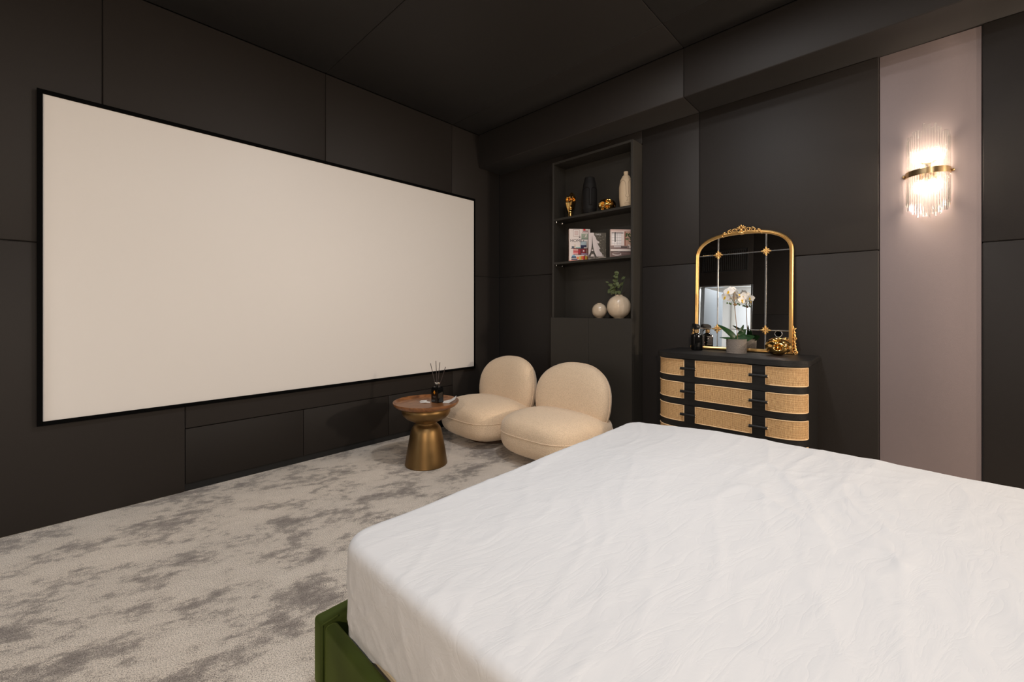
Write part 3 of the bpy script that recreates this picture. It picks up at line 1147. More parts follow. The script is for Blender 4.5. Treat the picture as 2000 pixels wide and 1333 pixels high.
# black and white tower photo book
sky = (206, 192, 188)
P2 = [((0, 0, 1, 1), sky)]
P2.append(([(0.30, 1), (1, 1), (1, 0.05), (0.80, 0.18), (0.74, 0.25), (0.66, 0.30), (0.60, 0.38), (0.68, 0.40), (0.55, 0.55), (0.50, 0.62), (0.60, 0.60), (0.62, 0.66), (0.46, 0.73), (0.40, 0.84), (0.33, 0.90)], (78, 70, 58)))
for k in range(150):
    a, b = rnd.uniform(0.42, 1.0), rnd.uniform(0.1, 0.98)
    if a > 0.62 + 0.35 * abs(b - 0.6) - 0.25 * (b > 0.8):
        s_ = rnd.uniform(0.008, 0.022)
        P2.append((ell(a, b, s_, s_ * 0.7, 6), rnd.choice([(60, 54, 46), (105, 96, 82), (130, 120, 104), (48, 42, 36), (165, 152, 135)])))
dk = (52, 46, 40)
P2 += [([(0.195, 0.62), (0.205, 0.88), (0.215, 0.88), (0.24, 0.62), (0.27, 0.44), (0.17, 0.44)], dk), ([(0.17, 0.46), (0.27, 0.46), (0.33, 0.30), (0.12, 0.30)], (70, 62, 54)), ((0.12, 0.27, 0.34, 0.31), dk),
       ([(0.12, 0.28), (0.34, 0.28), (0.47, 0.10), (0.36, 0.10), (0.29, 0.20), (0.17, 0.20), (0.10, 0.10), (0.0, 0.12), (0.02, 0.16)], dk), ((0.15, 0.20, 0.31, 0.23), (90, 80, 70)), (ell(0.22, 0.345, 0.05, 0.03), sky),
       ((0, 0.0, 1, 0.115), (88, 78, 70)), ((0.0, 0.015, 0.5, 0.03), (200, 190, 180)), ((0.4, 0.05, 0.95, 0.062), (190, 178, 165)), ((0.55, 0.08, 1, 0.09), (215, 200, 180)), ((0.1, 0.075, 0.5, 0.085), (40, 36, 32))]
for k in range(40):
    P2.append((ell(rnd.uniform(0, 1), rnd.uniform(0.0, 0.15), 0.015, 0.008, 6), rnd.choice([(40, 36, 32), (150, 140, 128), (205, 190, 175)])))
bk = make_book('smaller black-and-white book showing an iron tower and trees', 3.300, 2.158, -44.0, 0.164, 0.248, 0.026, P2, (120, 110, 104))
lettering('title', 'PARIS', 0.020, bk, frame_mtx((0.066, -0.0014, 0.226), (1, 0, 0), (0, 0, 1)), M['paper'])

P3 = [((0, 0, 1, 1), (214, 194, 186)), ((0, 0.93, 1, 1), (200, 170, 160)), ((0.05, 0.45, 0.52, 0.88), (232, 222, 218))]
for k in range(4):
    P3.append(((0.05, 0.50 + 0.10 * k, 0.52, 0.508 + 0.10 * k), (90, 80, 78)))
for k in range(4):
    P3.append(((0.06 + 0.13 * k, 0.45, 0.068 + 0.13 * k, 0.88), (110, 98, 95)))
P3 += [((0.20, 0.55, 0.245, 0.90), (40, 34, 34)), ((0.56, 0.42, 0.66, 0.93), (224, 208, 200)), ((0.66, 0.42, 0.74, 0.93), (150, 100, 84)), ((0.74, 0.42, 1.0, 0.93), (186, 148, 130)), ((0.05, 0.86, 0.62, 0.885), (40, 34, 34))]
for k in range(34):
    P3.append((ell(rnd.uniform(0.72, 1.0), rnd.uniform(0.54, 0.86), 0.035, 0.018, 7), rnd.choice([(50, 78, 40), (80, 110, 60), (36, 56, 30)])))
P3 += [((0.84, 0.34, 0.92, 0.46), (226, 214, 206)), ((0.0, 0.33, 0.9, 0.42), (140, 118, 112)), ((0.16, 0.36, 0.5, 0.44), (190, 176, 172)), ((0.5, 0.34, 0.8, 0.39), (70, 58, 56)), ((0.0, 0.0, 1, 0.33), (112, 88, 84)), ((0.0, 0.22, 1.0, 0.30), (216, 200, 192)),
       (ell(0.40, 0.26, 0.18, 0.045), (222, 208, 200)), ((0.0, 0.19, 1, 0.215), (66, 50, 48)), (ell(0.30, 0.12, 0.22, 0.055), (205, 190, 184)), (ell(0.30, 0.13, 0.19, 0.035), (120, 98, 94)), ((0.55, 0.0, 1.0, 0.10), (84, 66, 62))]
make_book('tall pale interiors book standing nearest the right side panel', 3.295, 1.925, -44.0, 0.185, 0.248, 0.026, P3, (196, 176, 168))

# ---- vases
tx = 3.36


def vase_fn(th_list):
    def fn(p):
        return p
    return fn


def sphere_vase(name, label, x, y, z0, rx, ry, hgt, neck_r, cuts):
    t = thing(name, label, 'vase', (x, y, z0), R(46), 'cream vases on the cupboard top')
    bm = bmesh.new()
    nk = hgt * 0.97
    zc, rz = nk * 0.5, nk * 0.5
    fr = neck_r / ry
    prof = [(0.40, 0.0)]
    for k in range(1, 40):
        a = -PI / 2 + PI * k / 40
        r, z = math.cos(a) ** 0.88, zc + rz * math.sin(a)
        if z < zc and r < 0.46:
            continue
        if z > zc and r < fr * 1.25:
            continue
        prof.append((r, z))
    prof += [(fr * 1.02, nk * 0.992), (fr, hgt * 0.985), (fr * 1.06, hgt), (fr * 0.85, hgt), (fr * 0.8, nk * 0.93), (0, nk * 0.90)]
    seg = 96
    lathe(prof, seg, bm, 0, 0, rx, ry)
    # stepped facets: each slice across the width is slightly proud of the next
    for v_ in bm.verts:
        if v_.co.z < nk * 0.97 and v_.co.z > 0.004:
            s = v_.co.y / ry
            k = sum(1 for c in cuts if s < c)
            v_.co.x *= 1 + 0.022 * k
            v_.co.y *= 1 + 0.006 * k
    o_ = finish('body', bm, M['glaze'], t, 30)
    return t


sphere_vase('vase', 'small round cream vase left of the eucalyptus vase', 3.345, 2.070, ZB, 0.064, 0.066, 0.138, 0.019, (0.1, -0.45))
sphere_vase('vase', 'large round cream vase holding green eucalyptus', 3.345, 1.872, ZB, 0.084, 0.104, 0.208, 0.033, (0.35, -0.1, -0.55))

# eucalyptus in the large vase
t = thing('eucalyptus_sprig', 'sprig of round-leaved green eucalyptus in the large cream vase', 'plant', (3.345, 1.872, ZB + 0.20))
rnd = random.Random(11)


def leaf_disc(bm, c, d, up, L_, W_, curl=0.15, n=5):
    """leaf blade from c along d, facing up"""
    d = Vector(d).normalized()
    up = Vector(up)
    s = d.cross(up)
    if s.length < 1e-4:
        s = d.orthogonal()
    s.normalize()
    nrm = s.cross(d).normalized()
    rows = []
    for k in range(n + 1):
        f = k / n
        wv = W_ * math.sin(PI * (0.06 + 0.90 * f) ** 0.8) ** 0.75
        ce_ = Vector(c) + d * (L_ * f) - nrm * (curl * L_ * f * f)
        rows.append([bm.verts.new(ce_ + s * (wv * q) + nrm * (abs(q) * wv * 0.25)) for q in (-1, 0, 1)])
    for a, b in zip(rows, rows[1:]):
        for i in range(2):
            bm.faces.new((a[i], a[i + 1], b[i + 1], b[i]))
    return bm


def blade(name, parent, c, d, up, L_, W_, material, curl=0.15, th=0.0008, n=5):
    bm = leaf_disc(bmesh.new(), c, d, up, L_, W_, curl, n)
    bmesh.ops.solidify(bm, geom=bm.faces[:], thickness=th)
    return finish(name, bm, material, parent, 60)


stems = [((0, 0, -0.06), (-0.012, 0.010, 0.08), (-0.022, -0.004, 0.205)), ((0, 0, -0.06), (-0.02, 0.03, 0.05), (-0.05, 0.085, 0.12)),
         ((0, 0, -0.06), (-0.008, -0.03, 0.07), (-0.02, -0.075, 0.165)), ((0, 0, -0.06), (-0.02, 0.012, 0.03), (-0.055, 0.055, 0.055))]
for a, b, c in stems:
    pts = []
    for k in range(9):
        f = k / 8
        pts.append(Vector(a) * (1 - f) ** 2 + Vector(b) * 2 * f * (1 - f) + Vector(c) * f * f)
    finish('stem', tube(bmesh.new(), pts, 0.0013, 5), M['green_stem'], t)
LV = [((-0.022, -0.002, 0.185), (-0.3, 0.35, 0.55), 0.030, 0.017), ((-0.022, -0.004, 0.200), (-0.2, 0.5, 0.2), 0.030, 0.014), ((-0.02, 0.0, 0.165), (-0.6, 0.5, 0.15), 0.034, 0.017), ((-0.022, -0.07, 0.16), (-0.3, 0.5, -0.35), 0.030, 0.010), ((-0.02, 0.006, 0.125), (-0.3, 0.6, 0.35), 0.036, 0.017),
      ((-0.02, 0.006, 0.12), (-0.3, -0.2, -0.5), 0.034, 0.014), ((-0.045, 0.075, 0.115), (-0.2, 0.5, 0.25), 0.026, 0.006), ((-0.03, 0.04, 0.085), (-0.4, 0.6, 0.3), 0.040, 0.015), ((-0.03, 0.035, 0.085), (-0.5, 0.3, -0.5), 0.034, 0.015),
      ((-0.03, 0.03, 0.07), (-0.3, -0.6, 0.35), 0.034, 0.012), ((-0.02, 0.0, 0.07), (-0.3, -0.6, 0.5), 0.036, 0.011), ((-0.02, 0.02, 0.045), (-0.4, 0.75, 0.25), 0.045, 0.018), ((-0.03, 0.055, 0.055), (-0.4, 0.55, -0.6), 0.038, 0.016),
      ((-0.03, 0.03, 0.045), (-0.5, 0.3, -0.6), 0.036, 0.016), ((-0.02, 0.01, 0.04), (-0.6, -0.1, -0.5), 0.034, 0.014), ((-0.02, -0.005, 0.04), (-0.4, -0.5, -0.45), 0.036, 0.014), ((-0.02, 0.02, 0.03), (-0.6, 0.5, 0.1), 0.040, 0.016), ((-0.02, -0.03, 0.09), (-0.3, -0.5, 0.5), 0.030, 0.010), ((-0.02, 0.01, 0.09), (-0.5, 0.4, 0.5), 0.032, 0.014)]
for c, d, L_, W_ in LV:
    blade('leaf', t, c, d, (-0.8 + rnd.uniform(-.3, .3), -0.5 + rnd.uniform(-.3, .3), 0.5), L_ * 1.15, W_ * 1.2, M['euc_leaf'], 0.2, 0.0007, 4)

# black face vase
t = thing('face_vase', 'tall matt black vase with a long raised nose', 'vase', (3.352, 2.180, S1), R(42))


def face_loft(hgt, prof, seg=120, nz=110, relief=None):
    """loft of ellipses; prof(f) -> (half depth, half width); relief(s, f) extra depth on the front (-x) side"""
    bm = bmesh.new()
    rows = []
    for j in range(nz + 1):
        f = j / nz
        dx, wy = prof(f)
        row = []
        for i in range(seg):
            a = 2 * PI * i / seg
            x, y = dx * math.cos(a), wy * math.sin(a)
            if relief and math.cos(a) < -0.05:
                e = relief(y, f)
                x -= e * min(1.0, (-math.cos(a) - 0.05) / 0.25)
            row.append(bm.verts.new((x, y, f * hgt)))
        rows.append(row)
    for a, b in zip(rows, rows[1:]):
        for i in range(seg):
            j = (i + 1) % seg
            bm.faces.new((a[i], a[j], b[j], b[i]))
    bm.faces.new(rows[0])
    bm.faces.new(rows[-1])
    return bm


def interp(tab, f):
    for (a, va), (b, vb) in zip(tab, tab[1:]):
        if f <= b:
            k = (f - a) / (b - a) if b > a else 0
            k = k * k * (3 - 2 * k) * 0.5 + k * 0.5
            return va + (vb - va) * k
    return tab[-1][1]


bt = [(0, 0.045), (0.04, 0.056), (0.15, 0.067), (0.4, 0.070), (0.62, 0.069), (0.8, 0.060), (0.97, 0.047), (1.0, 0.044)]


def rel_black(y, f):
    y = abs(y)
    z = f * 0.343
    # nose bar
    nose = 1.0 if (y < 0.010 and 0.085 < z < 0.235) else 0.0
    # cheeks: recessed ovals whose top is an arch springing from the nose
    top = 0.243 - max(0, (y - 0.036)) ** 2 * 18 - max(0, (0.034 - y)) ** 2 * 30
    inside = (y > 0.013 or z < 0.080) and z < top and z > 0.012
    return 0.0 if inside else (0.007 if nose or z >= top else 0.004)


finish('body', face_loft(0.343, lambda f: (interp(bt, f) * 0.78, interp(bt, f)), 140, 120, rel_black), M['matt_black'], t, 50)
finish('rim', lathe([(0.036, 0.0), (0.043, 0.0), (0.042, 0.004), (0.034, 0.004)], 40, None, 0, 0, 0.78, 1.0), M['matt_black'], t).location = (0, 0, 0.3432)

# beige face vase
t = thing('face_vase', 'tall beige stoneware vase with an incised line face', 'vase', (3.352, 1.806, S1), R(42))
bg = [(0, 0.047), (0.05, 0.053), (0.3, 0.060), (0.55, 0.060), (0.75, 0.050), (0.86, 0.034), (0.905, 0.0205), (0.915, 0.0195), (0.99, 0.0205), (1.0, 0.019)]
bgp = lambda f: (interp(bg, f) * 0.85, interp(bg, f))
finish('body', face_loft(0.318, bgp, 72, 90), M['stoneware'], t, 50)


def on_vase(y, z):
    dx, wy = bgp(z / 0.318)
    yy = max(-0.98, min(0.98, y / wy))
    return (-dx * math.sqrt(1 - yy * yy) - 0.0002, y, z)


def curve_line(pts):
    bm = bmesh.new()
    q = []
    for a, b in zip(pts, pts[1:]):
        for k in range(6):
            f = k / 6
            q.append(on_vase(a[0] + (b[0] - a[0]) * f, a[1] + (b[1] - a[1]) * f))
    q.append(on_vase(*pts[-1]))
    tube(bm, q, 0.0011, 5)
    return bm


for ln in ([(-0.050, 0.222), (-0.038, 0.236), (-0.022, 0.236), (-0.012, 0.222), (-0.008, 0.200), (-0.008, 0.14), (-0.011, 0.108), (-0.017, 0.092), (-0.009, 0.085), (0.003, 0.083), (0.012, 0.088), (0.016, 0.096), (0.010, 0.112), (0.012, 0.15), (0.014, 0.195), (0.020, 0.222), (0.032, 0.236), (0.045, 0.230), (0.05, 0.215)],
           [(0.0, 0.080), (0.002, 0.066), (-0.004, 0.058), (0.008, 0.056), (0.002, 0.048)], [(-0.026, 0.030), (-0.010, 0.024), (0.010, 0.023), (0.026, 0.030)], [(-0.020, 0.040), (-0.006, 0.036), (0.012, 0.036), (0.022, 0.040)]):
    finish('face_line', curve_line(ln), M['incised'], t)

# gold head sculpture
t = thing('head_sculpture', 'small polished gold head sculpture with hollow eyes on a neck', 'sculpture', (3.335, 2.386, S1), R(42))
hp = [(0, 0.022), (0.16, 0.0215), (0.235, 0.022), (0.245, 0.024), (0.30, 0.031), (0.42, 0.042), (0.58, 0.050), (0.70, 0.052), (0.80, 0.050), (0.90, 0.040), (0.96, 0.028), (1.0, 0.010)]


def rel_gold(y, f):
    z = f * 0.245
    e = 0.0
    for s in (-1, 1):
        q = ((y - s * 0.024) / 0.017) ** 2 + ((z - 0.165) / 0.013) ** 2
        if q < 1.6:
            e -= 0.028 * smooth(1.6, 0.3, q)
        qb = ((y - s * 0.026) / 0.024) ** 2 + ((z - 0.192) / 0.014) ** 2
        e += 0.016 * smooth(1.5, 0.2, qb)
    e += 0.026 * smooth(0.013, 0.004, abs(y)) * smooth(0.09, 0.115, z) * smooth(0.20, 0.17, z)
    e += 0.010 * smooth(0.024, 0.012, abs(y)) * smooth(0.010, 0.003, abs(z - 0.074))
    e += 0.008 * smooth(0.022, 0.010, abs(y)) * smooth(0.010, 0.003, abs(z - 0.088))
    e -= 0.008 * smooth(0.03, 0.01, abs(y)) * smooth(0.004, 0.001, abs(z - 0.081))
    return e


bm = face_loft(0.245, lambda f: (interp(hp, f) * 0.85, interp(hp, f)), 96, 110, rel_gold)
for v_ in bm.verts:       # two-lobed crown: dent in the middle of the forehead, right lobe higher
    if v_.co.z > 0.19:
        k = (v_.co.z - 0.19) / 0.055
        v_.co.z -= 0.030 * k * math.exp(-((v_.co.y - 0.016) / 0.013) ** 2) + 0.02 * k * smooth(0.0, 0.04, v_.co.y)
finish('head', bm, M['gold'], t, 60)


# perforated gold ornaments
def gold_ball(label, loc, r, squash, seed):
    rn = random.Random(seed)
    cs = []
    tries = 0
    while len(cs) < 17 and tries < 4000:
        tries += 1
        v_ = Vector((rn.gauss(0, 1), rn.gauss(0, 1), rn.gauss(0, 1))).normalized()
        a = rn.uniform(0.27, 0.42)
        if all(v_.angle(c) > a + b + 0.10 for c, b in cs):
            cs.append((v_, a))
    bm = bmesh.new()
    bmesh.ops.create_icosphere(bm, subdivisions=6, radius=1.0)
    for v_ in bm.verts:
        n_ = v_.co.normalized()
        for c, a in cs:
            g = n_.angle(c)
            if g < a:
                u = g / a
                v_.co = n_ * (0.97 - 0.46 * (1 - u ** 5) ** 1.0)
                break
            if g < a + 0.11:
                v_.co = n_ * (0.97 + 0.03 * smooth(a, a + 0.11, g))
                break
    bmesh.ops.scale(bm, vec=(r, r, r * squash), verts=bm.verts)
    bmesh.ops.translate(bm, vec=(0, 0, r * squash * 0.97), verts=bm.verts)
    o_ = finish('ornament_ball', bm, M['gold'], None, None)
    for p in o_.data.polygons:
        p.use_smooth = True
    o_.location = loc
    return tag(o_, label, 'ornament', 'pierced gold ornaments')


gold_ball('pierced gold ball ornament on the top shelf between two face vases', (3.350, 1.995, S1), 0.080, 0.74, 5)

# ------------------------------------------------------------------ dresser
DY = 0.905
ZD = 0.895
t = thing('dresser', 'black oak dresser with curved cane drawer fronts', 'dresser', (WX, DY, 0))
hwD, xs, xf, yflat = 0.455, -0.37, -0.475, 0.300


def outline_pts(grow=0.0, n=20):
    """front outline from +y side to -y side"""
    a, b = hwD - yflat, xs - xf
    p = []
    for k in range(n + 1):
        th = PI / 2 * k / n
        p.append((xs - (b + grow) * math.sin(th), yflat + (a + grow) * math.cos(th)))
    q = [(x, -y) for x, y in reversed(p)]
    return p + q


_O = outline_pts()
_S = [0.0]
for (x0, y0), (x1, y1) in zip(_O, _O[1:]):
    _S.append(_S[-1] + math.hypot(x1 - x0, y1 - y0))
STOT = _S[-1]


def on_front(s, off=0.0):
    s = min(max(s, 0), STOT)
    for k in range(len(_S) - 1):
        if s <= _S[k + 1] + 1e-9:
            f = (s - _S[k]) / max(1e-9, _S[k + 1] - _S[k])
            (x0, y0), (x1, y1) = _O[k], _O[k + 1]
            tx_, ty_ = x1 - x0, y1 - y0
            l_ = math.hypot(tx_, ty_)
            return (x0 + tx_ * f + ty_ / l_ * off, y0 + ty_ * f - tx_ / l_ * off)
    return _O[-1]


def s_at_y(y):
    best = min(range(2001), key=lambda k: abs(on_front(STOT * k / 2000)[1] - y))
    return STOT * best / 2000


# carcass and top
inner = outline_pts(-0.012)
pts = [(-0.001, hwD)] + [(xs + 0.0, hwD)] + [(x, y) for x, y in inner] + [(xs, -hwD), (-0.001, -hwD)]
finish('carcass', prism(bmesh.new(), pts, 0.20, ZD - 0.036), M['black_oak'], t)
bm = prism(bmesh.new(), [(-0.001, hwD + 0.018)] + outline_pts(0.018, 24) + [(-0.001, -hwD - 0.018)], ZD - 0.035, ZD)
es = [e for e in bm.edges if abs(e.verts[0].co.z - e.verts[1].co.z) < 1e-6]
bmesh.ops.bevel(bm, geom=es, offset=0.012, segments=4, affect='EDGES', profile=0.5)
finish('top', bm, M['black_oak'], t, 40)
for sx_, sy_ in ((-0.06, 1), (-0.06, -1), (-0.36, 1), (-0.36, -1)):
    bm = lathe([(0.017, 0.0), (0.026, 0.20)], 16, None, sx_, sy_ * (hwD - 0.06))
    finish('leg', bm, M['black_oak'], t)


def strip(bm, s0, s1, z0, z1, off, n, uvl=None, thick=0.0):
    ra, rb = [], []
    for k in range(n + 1):
        s = s0 + (s1 - s0) * k / n
        x, y = on_front(s, off)
        ra.append((bm.verts.new((x, y, z0)), s))
        rb.append((bm.verts.new((x, y, z1)), s))
    for k in range(n):
        f = bm.faces.new((ra[k][0], ra[k + 1][0], rb[k + 1][0], rb[k][0]))
        if uvl:
            for lp, uv in zip(f.loops, ((ra[k][1], z0), (ra[k + 1][1], z0), (ra[k + 1][1], z1), (ra[k][1], z1))):
                lp[uvl].uv = uv
    return bm


sL0, sL1 = 0.004, s_at_y(1.153 - DY)
sC0, sC1 = s_at_y(1.075 - DY), s_at_y(0.729 - DY)
sR0, sR1 = s_at_y(0.650 - DY), STOT - 0.004
for row in range(4):
    zt = ZD - 0.042 - 0.1597 * row
    zb = zt - 0.1567
    bm = bmesh.new()
    ra = []
    n = 44
    # closed slab: outer strip, inner strip
    rings = []
    for k in range(n + 1):
        s = STOT * k / n
        xo, yo = on_front(s, 0.0)
        xi, yi = on_front(s, -0.011)
        rings.append([bm.verts.new((xo, yo, zb)), bm.verts.new((xo, yo, zt)), bm.verts.new((xi, yi, zt)), bm.verts.new((xi, yi, zb))])
    for a, b in zip(rings, rings[1:]):
        for i in range(4):
            j = (i + 1) % 4
            bm.faces.new((a[i], a[j], b[j], b[i]))
    bm.faces.new(rings[0])
    bm.faces.new(rings[-1])
    es = [e for e in bm.edges if abs(e.verts[0].co.z - e.verts[1].co.z) < 1e-6 and len(e.link_faces) == 2 and e.calc_face_angle(0) > 1.2]
    bmesh.ops.bevel(bm, geom=es, offset=0.0025, segments=2, affect='EDGES')
    dr = finish('drawer', bm, M['black_oak'], t, 40)
    pz1 = ZD - 0.0455 - 0.1597 * row
    pz0 = pz1 - 0.110
    for s0, s1, n in ((sL0, sL1, 18), (sC0, sC1, 10), (sR0, sR1, 18)):
        bm = bmesh.new()
        uvl = bm.loops.layers.uv.new('uv')
        strip(bm, s0, s1, pz0, pz1, 0.0015, n, uvl)
        finish('cane_panel', bm, M['cane'], dr, 60)
        path = []
        for k in range(n + 1):
            x, y = on_front(s0 + (s1 - s0) * k / n, 0.002)
            path.append((x, y, pz1))
        for k in range(n + 1):
            x, y = on_front(s1 + (s0 - s1) * k / n, 0.002)
            path.append((x, y, pz0))
        finish('cane_bead', tube(bmesh.new(), path, 0.0033, 6, True), M['cane_bead'], dr, 60)
    zh = (pz0 + pz1) / 2 - 0.002
    for ya, yb in ((1.168 - DY, 1.066 - DY), (0.738 - DY, 0.635 - DY)):
        hb = tube(bmesh.new(), [(xf - 0.026, ya, zh), (xf - 0.026, yb, zh)], 0.0095, 12)
        finish('handle', hb, M['black_oak'], dr, 60)
        for yy, sg in ((ya, 1), (yb, -1)):
            finish('handle_post', tube(bmesh.new(), [(xf + 0.001, yy - sg * 0.012, zh), (xf - 0.026, yy - sg * 0.012, zh)], 0.004, 8), M['black_oak'], dr, 60)
            finish('handle_cap', tube(bmesh.new(), [(xf - 0.026, yy, zh), (xf - 0.026, yy + sg * 0.0035, zh)], 0.005, 8), M['cane_bead'], dr, 60)

# ------------------------------------------------------------------ arched mirror
MIRX, TILT = 3.378, R(2.4)
t = thing('arched_mirror', 'gilt arched mirror with silver glazing bars leaning on the dresser', 'mirror', (MIRX, DY, ZD + 0.001))
t.rotation_euler = (0, TILT, 0)
AW, SPR, ARC, EXPN = 0.326, 0.705, 0.182, 2.5


def arch(inset, n=64):
    a, b = AW - inset, ARC - inset
    p = [(-a, inset)]
    p.append((-a, SPR * 0.5))
    for k in range(n + 1):
        th = PI - PI * k / n
        p.append((a * spow(math.cos(th), 2 / EXPN), SPR + b * spow(math.sin(th), 2 / EXPN)))
    p.append((a, SPR * 0.5))
    p.append((a, inset))
    return p


def arch_z(y, inset):
    a, b = AW - inset, ARC - inset
    u = min(1.0, abs(y) / a)
    return SPR + b * (1 - u ** EXPN) ** (1 / EXPN)


# frame: moulded section swept round (inset, depth) pairs
sec = [(0.0, 0.012), (0.0, -0.006), (0.004, -0.013), (0.009, -0.015), (0.013, -0.011), (0.015, -0.012), (0.018, -0.010), (0.020, -0.006), (0.0235, -0.005), (0.025, 0.0), (0.025, 0.012)]
bm = bmesh.new()
loops = []
for ins, dpt in sec:
    pts = arch(ins)
    loops.append([bm.verts.new((dpt, y, z)) for y, z in pts])
nn_ = len(loops)
for k in range(nn_):
    a, b = loops[k], loops[(k + 1) % nn_]
    for i in range(len(a) - 1):
        bm.faces.new((a[i], a[i + 1], b[i + 1], b[i]))
    # bottom rail: straight run closing the loop
    bm.faces.new((a[-1], a[0], b[0], b[-1]))
finish('frame', bm, M['gilt'], t, 50)
bm = prism(bmesh.new(), [(y, z) for y, z in arch(0.012, 32)], 0.0065, 0.011)
for v_ in bm.verts:          # built in (y, z, depth); turned into (depth, y, z)
    x, y, z = v_.co
    v_.co = (z, x, y)
finish('backing', bm, M['black_plastic'], t)

VY, HZ0, HZ1 = 0.160, 0.160, 0.722
ycuts = [-(AW - 0.024), -VY, VY, AW - 0.024]
zc_ = [0.024, HZ0, HZ1]
g = 0.0006
for ci in range(3):
    y0, y1 = ycuts[ci] + g, ycuts[ci + 1] - g
    for ri in range(3):
        if ri < 2:
            pts = [(y0, zc_[ri] + g), (y1, zc_[ri] + g), (y1, zc_[ri + 1] - g), (y0, zc_[ri + 1] - g)]
        else:
            pts = [(y0, HZ1 + g), (y1, HZ1 + g)]
            nseg = 20
            for k in range(nseg + 1):
                y = y1 + (y0 - y1) * k / nseg
                pts.append((y, max(HZ1 + 2 * g, arch_z(y, 0.024))))
        bm = bmesh.new()
        a = [bm.verts.new((0.0015, y, z)) for y, z in pts]
        b = [bm.verts.new((0.0060, y, z)) for y, z in pts]
        n = len(pts)
        bm.faces.new(a)
        bm.faces.new(b)
        for i in range(n):
            j = (i + 1) % n
            bm.faces.new((a[i], a[j], b[j], b[i]))
        finish('mirror_pane', bm, M['mirror'], t, None)
# silver bars
for y in (-VY, VY):
    finish('glazing_bar', bx(-0.0030, 0.0014, y - 0.0042, y + 0.0042, 0.0245, arch_z(y, 0.024), 0.0012, 1), M['chrome'], t)
for z in (HZ0, HZ1):
    zz = z
    finish('glazing_bar', bx(-0.0026, 0.0013, -(AW - 0.0245), AW - 0.0245, zz - 0.0036, zz + 0.0036, 0.0012, 1), M['chrome'], t)


def ellip(bm, c, rad, rot=0.0, nu=12, nv=8):
    """small ellipsoid in the mirror plane, rotated about x"""
    b2 = superell(bmesh.new(), (0, 0, 0), rad, 1, 1, nu, nv)
    xform(b2, Matrix.Translation(c) @ Matrix.Rotation(rot, 4, 'X'))
    me_ = bpy.data.meshes.new('tmp')
    b2.to_mesh(me_)
    b2.free()
    bm.from_mesh(me_)
    bpy.data.meshes.remove(me_)


def rosette(y, z):
    bm = bmesh.new()
    for k in range(4):
        a = k * PI / 2
        ellip(bm, (-0.006, y + 0.017 * math.cos(a), z + 0.017 * math.sin(a)), (0.0055, 0.016, 0.0062), a)
        ellip(bm, (-0.007, y + 0.026 * math.cos(a), z + 0.026 * math.sin(a)), (0.0045, 0.0075, 0.0042), a)
        a2 = a + PI / 4
        ellip(bm, (-0.005, y + 0.013 * math.cos(a2), z + 0.013 * math.sin(a2)), (0.005, 0.012, 0.0048), a2)
    ellip(bm, (-0.009, y, z), (0.006, 0.0065, 0.0065))
    finish('rosette', bm, M['gilt'], t, 60)


for y in (-VY, VY):
    for z in (HZ0, HZ1):
        rosette(y, z)


def scroll(bm, cy, cz, r0, turns, a0, hand, rad=0.0045, x=-0.010):
    pts, rr_ = [], []
    n = int(18 * turns)
    for k in range(n + 1):
        f = k / n
        r = r0 * (1 - 0.78 * f)
        a = a0 + hand * 2 * PI * turns * f
        pts.append((x - 0.004 * f, cy + r * math.cos(a), cz + r * math.sin(a)))
        rr_.append(rad * (1 - 0.35 * f))
    tube(bm, pts, rr_, 8)


# crest
zt_ = SPR + ARC
bm = bmesh.new()
for s in (-1, 1):
    scroll(bm, s * 0.020, zt_ + 0.004, 0.020, 1.2, PI / 2 - s * 0.6, s)
    ellip(bm, (-0.012, s * 0.012, zt_ + 0.020), (0.006, 0.010, 0.006), s * 0.9)
    for k, (yy, zz, ln) in enumerate(((0.046, 0.004, 0.026), (0.075, 0.000, 0.030), (0.104, -0.008, 0.016))):
        zb_ = arch_z(yy, 0.0) + zz
        scroll(bm, s * yy, zb_, ln * 0.62, 1.1, PI / 2 + s * (1.3 - k), -s, 0.0042)
        ellip(bm, (-0.012, s * (yy + 0.012), zb_ + 0.009), (0.006, 0.013, 0.005), -s * 0.5)
    ellip(bm, (-0.010, s * 0.118, arch_z(0.118, 0.008)), (0.007, 0.012, 0.006), -s * 0.3)
    ellip(bm, (-0.010, s * 0.130, arch_z(0.130, 0.020)), (0.006, 0.007, 0.006), 0)
for k in range(5):
    a = PI / 2 + (k - 2) * 0.5
    ellip(bm, (-0.012, 0.024 * math.cos(a), zt_ + 0.010 + 0.022 * math.sin(a)), (0.006, 0.011, 0.0048), a)
ellip(bm, (-0.014, 0, zt_ + 0.036), (0.006, 0.006, 0.009))
ellip(bm, (-0.014, 0, zt_ + 0.006), (0.008, 0.011, 0.011))
ellip(bm, (-0.012, 0, zt_ - 0.018), (0.008, 0.020, 0.008))
ellip(bm, (-0.012, 0.016, zt_ - 0.010), (0.007, 0.012, 0.007), 0.5)
ellip(bm, (-0.012, -0.016, zt_ - 0.010), (0.007, 0.012, 0.007), -0.5)
finish('crest', bm, M['gilt'], t, 60)
